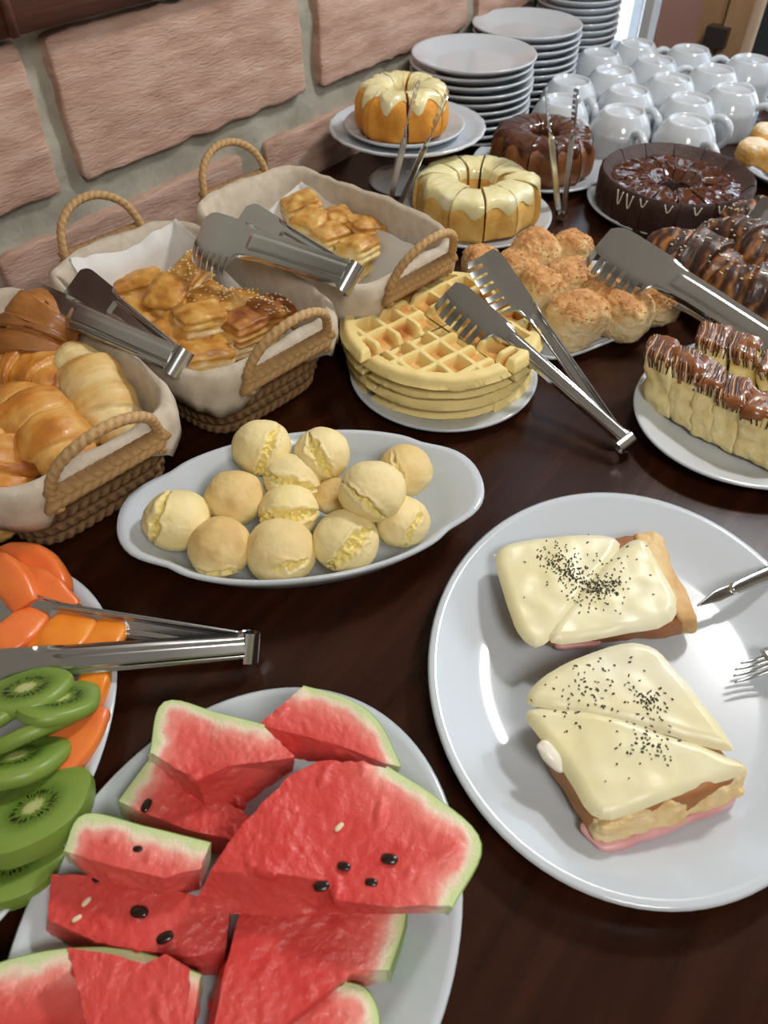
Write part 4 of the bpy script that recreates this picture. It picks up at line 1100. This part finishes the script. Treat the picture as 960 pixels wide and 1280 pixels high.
# ------------------------------------------------------------------ kiwi and papaya
def kiwi_material():
    m = bpy.data.materials.new('kiwi_flesh'); m.use_nodes = True; nt = m.node_tree; N = nt.nodes; L = nt.links; b = N['Principled BSDF']
    b.inputs['Roughness'].default_value = .38; b.inputs['Subsurface Weight'].default_value = .15; b.inputs['Subsurface Scale'].default_value = .004
    tc = N.new('ShaderNodeTexCoord'); sp = N.new('ShaderNodeSeparateXYZ'); L.new(tc.outputs['Object'], sp.inputs[0])
    def math_(op, a, b_=None):
        n = N.new('ShaderNodeMath'); n.operation = op
        for i, q in enumerate((a, b_)):
            if q is None: continue
            if isinstance(q, (int, float)): n.inputs[i].default_value = q
            else: L.new(q, n.inputs[i])
        return n.outputs[0]
    xx = math_('DIVIDE', sp.outputs[0], .028); yy = math_('DIVIDE', sp.outputs[1], .021)
    r = math_('SQRT', math_('ADD', math_('MULTIPLY', xx, xx), math_('MULTIPLY', yy, yy)))
    ang = math_('ARCTAN2', yy, xx)
    cv = N.new('ShaderNodeCombineXYZ'); L.new(math_('MULTIPLY', math_('SINE', ang), 7), cv.inputs[0]); L.new(math_('MULTIPLY', math_('COSINE', ang), 7), cv.inputs[1]); L.new(math_('MULTIPLY', r, 1.2), cv.inputs[2])
    nz = N.new('ShaderNodeTexNoise'); nz.inputs['Scale'].default_value = 1.3; nz.inputs['Detail'].default_value = 2; L.new(cv.outputs[0], nz.inputs['Vector'])
    rp = N.new('ShaderNodeValToRGB'); e = rp.color_ramp.elements
    e[0].position = 0; e[0].color = lin('c0c088'); e[1].position = 1; e[1].color = lin('7d9640')
    for p, c in ((.18, 'b3b874'), (.26, '637d2e'), (.5, '5c7829'), (.8, '7b9642')): q = e.new(p); q.color = lin(c)
    rr_ = math_('ADD', r, math_('MULTIPLY', math_('SUBTRACT', nz.outputs[0], .5), .22)); L.new(rr_, rp.inputs[0])
    vo = N.new('ShaderNodeTexVoronoi'); vo.inputs['Scale'].default_value = 2.4
    cv2 = N.new('ShaderNodeCombineXYZ'); L.new(math_('MULTIPLY', math_('SINE', ang), 4.2), cv2.inputs[0]); L.new(math_('MULTIPLY', math_('COSINE', ang), 4.2), cv2.inputs[1]); L.new(math_('MULTIPLY', r, 2.2), cv2.inputs[2])
    L.new(cv2.outputs[0], vo.inputs['Vector'])
    ring = math_('SUBTRACT', 1, math_('MULTIPLY', math_('ABSOLUTE', math_('SUBTRACT', r, .42)), 4.2))
    seed = math_('GREATER_THAN', math_('SUBTRACT', ring, math_('MULTIPLY', vo.outputs['Distance'], 1.7)), .02)
    mx = N.new('ShaderNodeMix'); mx.data_type = 'RGBA'; L.new(seed, mx.inputs[0]); L.new(rp.outputs[0], mx.inputs[6]); mx.inputs[7].default_value = lin('1d1a10')
    L.new(mx.outputs[2], b.inputs['Base Color'])
    return m
m_kiwi = kiwi_material()
def kiwi(label, p, rot, sc=1., th=.010):
    prof = [(0, -th / 2), (.018, -th / 2), (.0205, -th / 2 + .0015), (.0212, 0), (.0205, th / 2 - .0015), (.018, th / 2), (.010, th / 2 - .0003), (0, th / 2 - .0005)]
    v, f = lathe(prof, 44, 1.33, 1.0, lambda t, i: 1 + .025 * math.cos(5 * t) + .02 * math.sin(3 * t))
    o = make('kiwi_slice', (v * sc, f), m_kiwi, sharp=50); o.location = p; o.rotation_euler = tuple(math.radians(a) for a in rot)
    return tag(o, label, 'kiwi', 'kiwi slices on the fruit platter')
kiwi('kiwi slice just under the lower tongs arm', (-0.2320, 0.2440, 0.0460), (-20, 8, 25))
kiwi('kiwi slice leaning outward nearest the papaya strip', (-0.2099, 0.2387, 0.0420), (-12, 32, 55))
kiwi('kiwi slice standing on edge in the middle of the row', (-0.2246, 0.2200, 0.0360), (-60, 10, 35))
kiwi('kiwi slice in the middle of the row with a radiating seed ring', (-0.2265, 0.2005, 0.0380), (-30, 14, 28), 1.1)
kiwi('largest kiwi slice lying at the rim nearest the watermelon', (-0.2071, 0.1704, 0.0320), (-16, 12, 48), 1.28, .013)
kiwi('kiwi slice at the lower end of the row, seen from its green side', (-0.2179, 0.1461, 0.0190), (-10, 8, 30), 1.2, .012)
kiwi('kiwi slice cut by the frame edge under the tongs', (-0.2502, 0.2324, 0.0420), (-35, 0, 40))
kiwi('kiwi slice cut by the frame edge beside the large slice', (-0.2388, 0.1660, 0.0300), (-20, 0, 35), 1.1)
m_pap = mat('papaya_flesh', ['ee8a3a', 'ea7a3c', 'e06a34'], rough=.32, scale=25, contrast=.25, bump=.12, bscale=90, sss=.25, sss_r=.005, coat=.15)
m_papo = mat('papaya_flesh_orange', ['f0a030', 'ea8626', 'e27428'], rough=.32, scale=22, contrast=.25, bump=.12, bscale=90, sss=.25, sss_r=.005, coat=.15)
def papaya(label, pts, w, th, mt, up=(0, 0, 1), seed=0, taper=.55):
    path = smooth_path(pts, 26); base = np.mean(path, axis=0); base[2] = min(p[2] for p in path) - th
    v, f = tube(path, 1., 20, up, sec=lambda p, s: (math.copysign(abs(math.cos(p)) ** .45, math.cos(p)) * w * (taper + (1 - taper) * math.sin(PI * s) ** .6), math.copysign(abs(math.sin(p)) ** .45, math.sin(p)) * th * (.8 + .2 * math.sin(PI * s))))
    v, f = rough_up((v, f), .0012, 60, seed, 2)
    o = make('papaya_slice', (v - base, f), mt, sharp=50); o.location = tuple(base)
    return tag(o, label, 'papaya', 'papaya slices on the fruit platter')
papaya('broad papaya slice highest at the far end of the platter', [(-0.3072, 0.3573, 0.0320), (-0.2812, 0.3595, 0.0380), (-0.2618, 0.3541, 0.0360), (-0.2406, 0.3337, 0.0300)], .016, .009, m_pap, (0, -.6, 1), 1, .5)
papaya('papaya slice standing at the frame edge above the tongs', [(-0.3023, 0.3570, 0.0440), (-0.2793, 0.3407, 0.0500), (-0.2663, 0.3297, 0.0480), (-0.2541, 0.3141, 0.0420)], .013, .012, m_pap, (.3, -.6, 1), 2, .7)
papaya('papaya slice with a pointed edge just above the upper tongs arm', [(-0.2696, 0.3441, 0.0390), (-0.2503, 0.3314, 0.0400), (-0.2271, 0.3177, 0.0320)], .013, .008, m_pap, (0, -.3, 1), 3)
papaya('papaya chunk between the tongs arms at the frame edge', [(-0.2745, 0.2767, 0.0400), (-0.2580, 0.2870, 0.0420), (-0.2501, 0.3100, 0.0380)], .014, .009, m_pap, (0, -.2, 1), 4, .8)
papaya('papaya chunk between the tongs arms in the middle', [(-0.2423, 0.2728, 0.0340), (-0.2267, 0.2870, 0.0360), (-0.2216, 0.3107, 0.0320)], .017, .008, m_papo, (0, -.2, 1), 5, .85)
papaya('yellow orange papaya end poking past the rim between the tongs arms', [(-0.2093, 0.2765, 0.0280), (-0.1997, 0.2909, 0.0300), (-0.1981, 0.3099, 0.0280)], .013, .007, m_papo, (0, -.2, 1), 6, .8)
papaya('short orange papaya piece under the lower tongs arm', [(-0.2003, 0.2738, 0.0240), (-0.1999, 0.2600, 0.0240), (-0.2011, 0.2460, 0.0220)], .011, .007, m_papo, (0, -.2, 1), 7, .8)
papaya('long papaya strip running beside the kiwi row', [(-0.1952, 0.2444, 0.0260), (-0.2019, 0.2215, 0.0250), (-0.2169, 0.1990, 0.0240), (-0.2407, 0.1786, 0.0220)], .017, .007, m_pap, (0, -.2, 1), 8, .75)

# ------------------------------------------------------------------ ring cakes
m_sponge = mat('orange_sponge', ['f0b050', 'e29a36', 'c97a24'], rough=.75, scale=45, contrast=.3, bump=.5, bscale=200)
m_yellow = mat('yellow_sponge', ['ecc878', 'e0b05a', 'bf8436'], rough=.8, scale=45, contrast=.3, bump=.5, bscale=220)
m_browncake = mat('brown_cake', ['613416', '7a4722', '95602f'], rough=.45, scale=40, contrast=.3, bump=.4, bscale=160, coat=.15)
m_choc = mat('chocolate_cake', ['2a1710', '38201a', '472b22'], rough=.62, scale=50, contrast=.3, bump=.5, bscale=200)
m_cream_g = mat('cream_glaze', ['f4ecc0', 'efe2a8', 'f6f0d4'], rough=.22, scale=35, contrast=.25, bump=.15, bscale=90, sss=.25, coat=.3)
m_brigad = mat('chocolate_fudge', ['341508', '4a200d', '5d2c12'], rough=.12, scale=40, contrast=.3, bump=.5, bscale=70, coat=.8)
m_darkglaze = mat('chocolate_glaze', ['4a2614', '5c331b'], rough=.2, scale=40, bump=.2, bscale=90, coat=.5)
def ring_slice(prof, t0, t1, n, flute, nfl, seed):
    """prof: closed (r, z) loop; solid of revolution between two angles with flutes on the outside"""
    m = len(prof); V = []; F = []
    rmax = max(r for r, z in prof); rmin = min(r for r, z in prof)
    for i in range(n + 1):
        t = t0 + (t1 - t0) * i / n
        for (r, z) in prof:
            k = (r - rmin) / (rmax - rmin)
            rr_ = r * (1 + flute * k * math.cos(nfl * t) * (1 if z < max(q[1] for q in prof) * .98 else .5))
            V.append((rr_ * math.cos(t), rr_ * math.sin(t), z))
    for i in range(n):
        for j in range(m):
            j2 = (j + 1) % m; F.append((i * m + j, i * m + j2, (i + 1) * m + j2, (i + 1) * m + j))
    F.append(tuple(range(m))[::-1]); F.append(tuple(n * m + j for j in range(m)))
    v = np.array(V); v = v + normals(v, F) * (.0012 * fn(v, 60, seed, 2))[:, None]
    return v, F
def torus_prof(R, r0, h, n=36, pw=2.6, z0=0):
    out = []
    for k in range(n):
        a = 2 * PI * k / n; c, s = math.cos(a), math.sin(a)
        x = math.copysign(abs(c) ** (2 / pw), c); y = math.copysign(abs(s) ** (2 / (pw + 1)), s)
        out.append(((R + r0) / 2 + (R - r0) / 2 * x * (1 - .10 * max(0, y)), z0 + h / 2 + h / 2 * y))
    return out
def glaze_mesh(R, r0, h, t0, t1, n, seed, low, th=.004, flute=0, nfl=0, pw=2.6):
    """icing draped over a ring slice: from the hole over the top and down the outside in drips"""
    m = 26; V = []; F = []
    for i in range(n + 1):
        t = t0 + (t1 - t0) * i / n
        drip = low * (1 + .75 * math.sin(nfl * t) + .5 * noise.noise(Vector((math.cos(t) * 4, math.sin(t) * 4, seed)))) if nfl else low * (1 + .9 * noise.noise(Vector((math.cos(t) * 6, math.sin(t) * 6, seed))))
        a0 = PI * .90; a1 = .05 - drip
        for j in range(m + 1):
            a = a0 + (a1 - a0) * j / m; c, s = math.cos(a), math.sin(a)
            x = math.copysign(abs(c) ** (2 / pw), c); y = math.copysign(abs(s) ** (2 / (pw + 1)), s)
            e = th * min(1, 4 * min(j, m - j) / m + .15) * (1 + .35 * noise.noise(Vector((math.cos(t) * 9, math.sin(t) * 9, a * 3 + seed))))
            r = (R + r0) / 2 + ((R - r0) / 2 + e) * x * (1 - .10 * max(0, y)); z = h / 2 + (h / 2 + e) * y
            k = (r - r0) / (R - r0)
            r *= 1 + flute * max(0, k) * math.cos(nfl * t) * (.6)
            V.append((r * math.cos(t), r * math.sin(t), z))
    for i in range(n):
        for j in range(m): F.append((i * (m + 1) + j, i * (m + 1) + j + 1, (i + 1) * (m + 1) + j + 1, (i + 1) * (m + 1) + j))
    return solid((np.array(V), F), .002)
def ring_cake(name, label, c, R, r0, h, cuts, m, glaze=None, flute=.03, nfl=12, seed=1, gaplist=(), low=.25, pw=2.6, jit=.0008, rot=0):
    t = thing(name, label, 'cake', c, rot)
    rn = random.Random(seed); prof = torus_prof(R, r0, h, pw=pw)
    for i in range(cuts):
        if i in gaplist: continue
        g = .012 / 2; t0 = 2 * PI * i / cuts + g; t1 = 2 * PI * (i + 1) / cuts - g
        v, f = ring_slice(prof, t0, t1, max(6, int(70 / cuts)), flute, nfl, seed + i)
        mid = (t0 + t1) / 2; o_ = rn.uniform(0, jit * 2); sh = np.array([math.cos(mid) * o_, math.sin(mid) * o_, 0])
        s = make('slice', (v + sh, f), m, t, sharp=45)
        if glaze is not None:
            v, f = glaze_mesh(R, r0, h, t0 - .002, t1 + .002, max(8, int(90 / cuts)), seed + i * .37, low, flute=flute, nfl=nfl, pw=pw)
            make('icing', (v + sh, f), glaze, s, sharp=60)
    return t
ring_cake('ring_cake', 'tall orange ring cake with cream icing on the cake stand', (.024, 1.108, .0785), .062, .014, .059, 7, m_sponge, m_cream_g, .045, 9, 2, (), -.62, 2.4, .0022, .35)
ring_cake('ring_cake', 'low yellow ring cake thickly iced with cream, in front of the cake stand', (.124, .996, .0045), .077, .020, .057, 11, m_yellow, m_cream_g, .03, 11, 3, (), -.30, 2.8, .005, .2)
ring_cake('ring_cake', 'fluted brown ring cake with thin dark glaze', (.236, 1.152, .0045), .073, .016, .060, 12, m_browncake, m_darkglaze, .05, 12, 5, (), -.5, 2.8, .0015, .1)

# dark chocolate cake: ring of slices with a sunken fudge top
cc = thing('chocolate_cake', 'broad dark chocolate ring cake filled with glossy fudge and white zigzag drizzle', 'cake', (.397, 1.022, .0045), 0)
CR = .102; cprof = [(r_, z_ * .86) for r_, z_ in [(.016, 0), (CR * .90, 0), (CR * .965, .004), (CR * .99, .020), (CR, .045), (CR * .995, .0585), (CR * .965, .0625), (CR * .91, .060), (CR * .82, .046), (CR * .55, .040), (CR * .30, .042), (.020, .036), (.016, .02)]]
NS = 14; crnd = random.Random(4)
for i in range(NS):
    t0 = 2 * PI * i / NS + .004; t1 = 2 * PI * (i + 1) / NS - .004; mid = (t0 + t1) / 2
    o_ = crnd.uniform(0, .0010); sh = np.array([math.cos(mid) * o_, math.sin(mid) * o_, crnd.uniform(0, .001)])
    v, f = ring_slice(cprof, t0, t1, 7, .006, 28, 20 + i); s = make('slice', (v + sh, f), m_choc, cc, sharp=45)
    fp = [(.020, .036), (CR * .80, .036), (CR * .86, .0475), (CR * .80, .050), (CR * .68, .0525), (CR * .50, .0535), (CR * .34, .052), (.026, .042)]
    fp = [(r_, z_ * .86) for r_, z_ in fp]
    v, f = ring_slice(fp, t0 + .012, t1 - .012, 8, 0, 1, 40 + i); v = np.array(v); v, f = subdiv_poly((v, f), 2)
    v[:, 2] += .0035 * fn(v, 55, 3 + i, 2) * (v[:, 2] > .038); make('fudge', (v + sh, f), m_brigad, s)
m_drz = mat('white_drizzle', ['efe6d6'], rough=.35)
for a in (-148, -139, -128, -110, -90, -72):
    t = math.radians(a)
    def on(tt, z): return (CR * 1.012 * math.cos(tt), CR * 1.012 * math.sin(tt), z)
    pts = [on(t - .06, .0515), on(t - .01, .042 if a > -130 else .034), on(t + .035, .0515)]
    make('drizzle', tube(smooth_path(pts, 14), .0008, 8), m_drz, cc)

# ------------------------------------------------------------------ crumb-topped buns
m_crumbbun = mat('coconut_bun', ['f0deb4', 'e6c48c', 'c98f52', '8f5a30'], rough=.7, attr='tone', amt=.38, scale=110, bump=.9, bscale=260)
m_topping = mat('toasted_crumbs', ['9a5c30', 'c08a50', 'd9ae74'], rough=.8, scale=300, contrast=.15)
def lump(label, name, cat, p, d, rot, seed, mt, group, pull=.8):
    V, F = rcube(22, 2.8); v = V * np.array(d) / 2
    v, f = rough_up((v, F), min(d) * .09, 1.3 / min(d), seed, 2)
    v, f = rough_up((v, f), min(d) * .028, 9 / min(d), seed + 4, 2)
    tone = .12 + .55 * np.clip(V[:, 2] * 1.2 - .1, 0, 1) + .16 * fn(V, 2.5, seed, 2)
    if name == 'crumb_bun':
        rn = random.Random(int(seed)); up = [i for i in range(len(v)) if V[i][2] > .45]; fl = []
        for k in range(70):
            q = v[rn.choice(up)]; Vc, Fc = rcube(1, 3); a = rn.uniform(0, PI); s = Vc * np.array([rn.uniform(.001, .0026), rn.uniform(.0005, .0009), .0006])
            c_, s_ = math.cos(a), math.sin(a); fl.append((s @ np.array([[c_, -s_, 0], [s_, c_, 0], [0, 0, 1]]).T + q, Fc))
        o = thing(name, label, cat, p, tuple(math.radians(a) for a in rot), group); make('crumb', (v, f), mt, o, attr=tone)
        tag(make('crumb_topping', join(fl), m_topping, o), kind='stuff')
        return o
    o = make(name, (v, f), mt, attr=tone); o.location = p; o.rotation_euler = tuple(math.radians(a) for a in rot)
    return tag(o, label, cat, group)
GC = 'crumb-topped buns on the rectangular plate'
for i, (p, d, r, lab) in enumerate([
    ((0.1788, 0.8305, 0.0320), (.048, .050, .056), (0, 0, 20), 'tall crumb-topped bun at the back of the plate'),
    ((0.2270, 0.8459, 0.0300), (.040, .044, .050), (0, 5, 40), 'crumb-topped bun at the back, closest to the brown ring cake'),
    ((0.1576, 0.8021, 0.0280), (.044, .046, .046), (0, 0, 0), 'crumb-topped bun between the waffle tongs and the tall bun'),
    ((0.1791, 0.7613, 0.0280), (.044, .046, .046), (0, 0, 30), 'crumb-topped bun with a white glossy spot in the middle'),
    ((0.2151, 0.7806, 0.0290), (.052, .046, .048), (0, 0, 15), 'dark topped crumb bun in the centre of the plate'),
    ((0.2085, 0.7009, 0.0290), (.058, .050, .052), (0, 0, 25), 'biggest crumb-topped bun in front beside the waffle tongs'),
    ((0.2657, 0.7150, 0.0280), (.050, .048, .050), (0, 0, 45), 'crumb-topped bun in front under the serving tongs'),
    ((0.3089, 0.7426, 0.0240), (.040, .044, .040), (0, 0, 30), 'small pale crumb bun at the end corner of the plate'),
    ((0.2458, 0.7477, 0.0280), (.046, .044, .046), (0, 0, 60), 'crumb-topped bun under the tongs teeth'),
    ((0.1181, 0.8225, 0.0260), (.044, .044, .042), (0, 0, 10), 'crumb bun half hidden behind the waffles')]):
    lump(lab, 'crumb_bun', 'bun', (p[0], p[1], p[2] + .003), tuple(q * 1.09 for q in d), r, 80 + i * 2.3, m_crumbbun, GC)

# ------------------------------------------------------------------ chocolate-striped pull-apart bread
m_breadc = mat('soft_bread', ['f2e4b4', 'ead79c', 'dcc07a'], rough=.85, scale=70, contrast=.3, bump=.8, bscale=170, sss=.1)
m_breadt = mat('glazed_bread_top', ['5d2c14', '854c24', 'ad7840'], rough=.3, scale=18, contrast=.25, coat=.4, bump=.2, bscale=80)
m_stripe = mat('white_chocolate_line', ['d8bda0'], rough=.35)
m_dstripe = mat('dark_chocolate_line', ['2a120b'], rough=.2, coat=.4)
def bread_slice(label, b4, t4, seed, group='pull-apart chocolate bread slices'):
    base = np.mean(b4, axis=0); t = thing('bread_slice', label, 'bread', tuple(base), 0, group)
    V, F = rcube(20, 7); v = tri(list(b4) + list(t4), V); v, f = rough_up((v, F), .0042, 45, seed, 3); make('crumb', (v, f), m_breadc, t, off=base)
    c8 = list(b4) + list(t4)
    off_n = fn(V, 2.0, seed + 3, 2) * .34; keep = [q for q in F if min(V[i][2] - off_n[i] for i in q) > .70]
    k = sorted({i for q in keep for i in q}); mp = {i: j for j, i in enumerate(k)}
    nv = v + normals(v, f) * .0012
    top = make('glaze_top', solid((nv[k], [tuple(mp[i] for i in q) for q in keep]), .002), m_breadt, t, off=base)
    parts = []; parts2 = []
    for kx, q in enumerate(np.linspace(-.82, .82, 9)):
        pth = []
        for a in np.linspace(.55, PI - .55, 26):
            w = np.array([[q + .10 * math.sin(a * 2 + seed), math.cos(a) * 1.3, math.sin(a)]]); w = w / ((np.abs(w) ** 7).sum() ** (1 / 7))
            p_ = tri(c8, w * 1.0)[0]; n_ = p_ - np.mean(c8, axis=0); j = np.argmin(((v - p_) ** 2).sum(1)); pth.append(nv[j] * .5 + (p_ + n_ / np.linalg.norm(n_) * .0016) * .5)
        pth = smooth_path(pth[::3], 24)
        (parts if kx % 3 == 1 else parts2).append(tube(pth, .00050 if kx % 3 == 1 else .0007, 6))
    make('white_lines', join(parts), m_stripe, top, off=base); make('dark_lines', join(parts2), m_dstripe, top, off=base)
    return t
fr = [('end slice of chocolate-striped bread nearest the tongs', (0.2595, 0.5795, 0.0080), (0.2792, 0.5575, 0.0080), (0.2482, 0.5943, 0.0660), (0.2651, 0.5747, 0.0690)),
      ('second slice of striped bread from the waffle side', (0.2783, 0.5599, 0.0080), (0.2945, 0.5398, 0.0080), (0.2710, 0.5793, 0.0630), (0.2890, 0.5615, 0.0660)),
      ('third slice of striped bread, crumb side facing out', (0.2927, 0.5386, 0.0080), (0.3078, 0.5227, 0.0080), (0.2881, 0.5622, 0.0600), (0.3060, 0.5452, 0.0620)),
      ('fourth slice of striped bread with the darkest top', (0.3070, 0.5249, 0.0080), (0.3254, 0.5116, 0.0080), (0.3031, 0.5410, 0.0580), (0.3232, 0.5246, 0.0600)),
      ('striped bread slice cut by the frame edge in front', (0.3251, 0.5061, 0.0080), (0.3579, 0.4797, 0.0080), (0.3196, 0.5203, 0.0580), (0.3505, 0.4960, 0.0600))]
back = np.array([.020, .040, 0])
for i, (lab, a, b, c, d) in enumerate(fr):
    a, b, c, d = map(np.array, (a, b, c, d)); k = .9
    w = (b - a) * .06; a = a - w; b = b + w; w = (d - c) * .06; c = c - w; d = d + w
    bread_slice(lab, [a, b, b + back, a + back], [c, d, d + back * k, c + back * k], 100 + i * 3)
rr3 = [('striped bread piece with crumbs in the back row', (0.3168, 0.6130, 0.0080), (0.3455, 0.5947, 0.0080), (0.3082, 0.6320, 0.0540), (0.3354, 0.6140, 0.0560)),
       ('second striped bread piece of the back row', (0.3471, 0.5947, 0.0080), (0.3717, 0.5770, 0.0080), (0.3362, 0.6142, 0.0540), (0.3573, 0.5955, 0.0560)),
       ('back row striped bread piece cut by the frame edge', (0.3717, 0.5770, 0.0080), (0.4017, 0.5575, 0.0080), (0.3553, 0.5828, 0.0540), (0.3827, 0.5666, 0.0540))]
for i, (lab, a, b, c, d) in enumerate(rr3):
    a, b, c, d = map(np.array, (a, b, c, d))
    bread_slice(lab, [a, b, b + back, a + back], [c, d, d + back, c + back], 130 + i * 3)

# ------------------------------------------------------------------ chocolate croissants
m_chcr = mat('chocolate_croissant', ['c08c4a', '9c6330', '52301c', '321a11'], rough=.42, attr='tone', amt=.45, scale=70, bump=.5, bscale=140, coat=.15)
m_nut = mat('chopped_nut', ['e8dcc4', 'cdb592'], rough=.6, scale=200)
for i, (p, L_, R, rot, lab) in enumerate([
    ((0.3626, 0.8045, 0.0420), .125, .036, (0, 6, -34), 'chocolate-drizzled croissant in front, nearest the serving tongs'),
    ((0.4177, 0.7378, 0.0380), .120, .034, (0, 4, -25), 'chocolate-drizzled croissant cut by the frame edge'),
    ((0.4228, 0.8389, 0.0460), .115, .032, (0, -6, -50), 'chocolate-drizzled croissant behind the front one'),
    ((0.4736, 0.9045, 0.0420), .110, .030, (0, 0, -10), 'nut-sprinkled chocolate croissant at the back, under the tongs')]):
    t = thing('chocolate_croissant', lab, 'croissant', p, tuple(math.radians(a) for a in rot), 'chocolate croissants')
    v, f, tn = croissant(L_, R, 3.2, .35, 40 + i, 1.0); tn = np.array(tn) + .38 * np.clip(v[:, 2] / R + .35, 0, 1) - .24 + .28 * np.sin(v[:, 0] * 420 + 4 * fn(v, 60, i)) ; make('crust', (v, f), m_chcr, t, attr=np.clip(tn, 0, 1))
    up = [k for k in range(len(v)) if v[k][2] > R * .55]; nn = []
    rn = random.Random(i)
    for k in range(45):
        q = v[rn.choice(up)]; V, F = rcube(2, 3); nn.append((V * np.array([rn.uniform(.0008, .0022), rn.uniform(.0008, .0014), .0008]) + q, F))
    tag(make('chopped_nuts', join(nn), m_nut, t), kind='stuff')

# ------------------------------------------------------------------ sugared pastries at the frame edge
m_sug = mat('sugared_pastry', ['d9a050', 'e2b060', 'eadcc0', 'f4efe4'], rough=.6, attr='tone', amt=.35, scale=60, bump=.5, bscale=160)
for i, (p, d, r, lab) in enumerate([((0.5520, 1.1511, 0.0340), (.050, .044, .036), (0, 0, 20), 'golden sugared pastry on the plate near the mugs'),
                                   ((0.5784, 1.1436, 0.0300), (.048, .044, .036), (0, 0, 50), 'golden sugared pastry cut by the frame edge'),
                                   ((0.5800, 1.1849, 0.0420), (.048, .044, .036), (0, 5, 10), 'sugar-topped pastry resting on the others')]):
    lump(lab, 'sugared_pastry', 'pastry', p, d, r, 150 + i * 3, m_sug, 'sugared pastries')
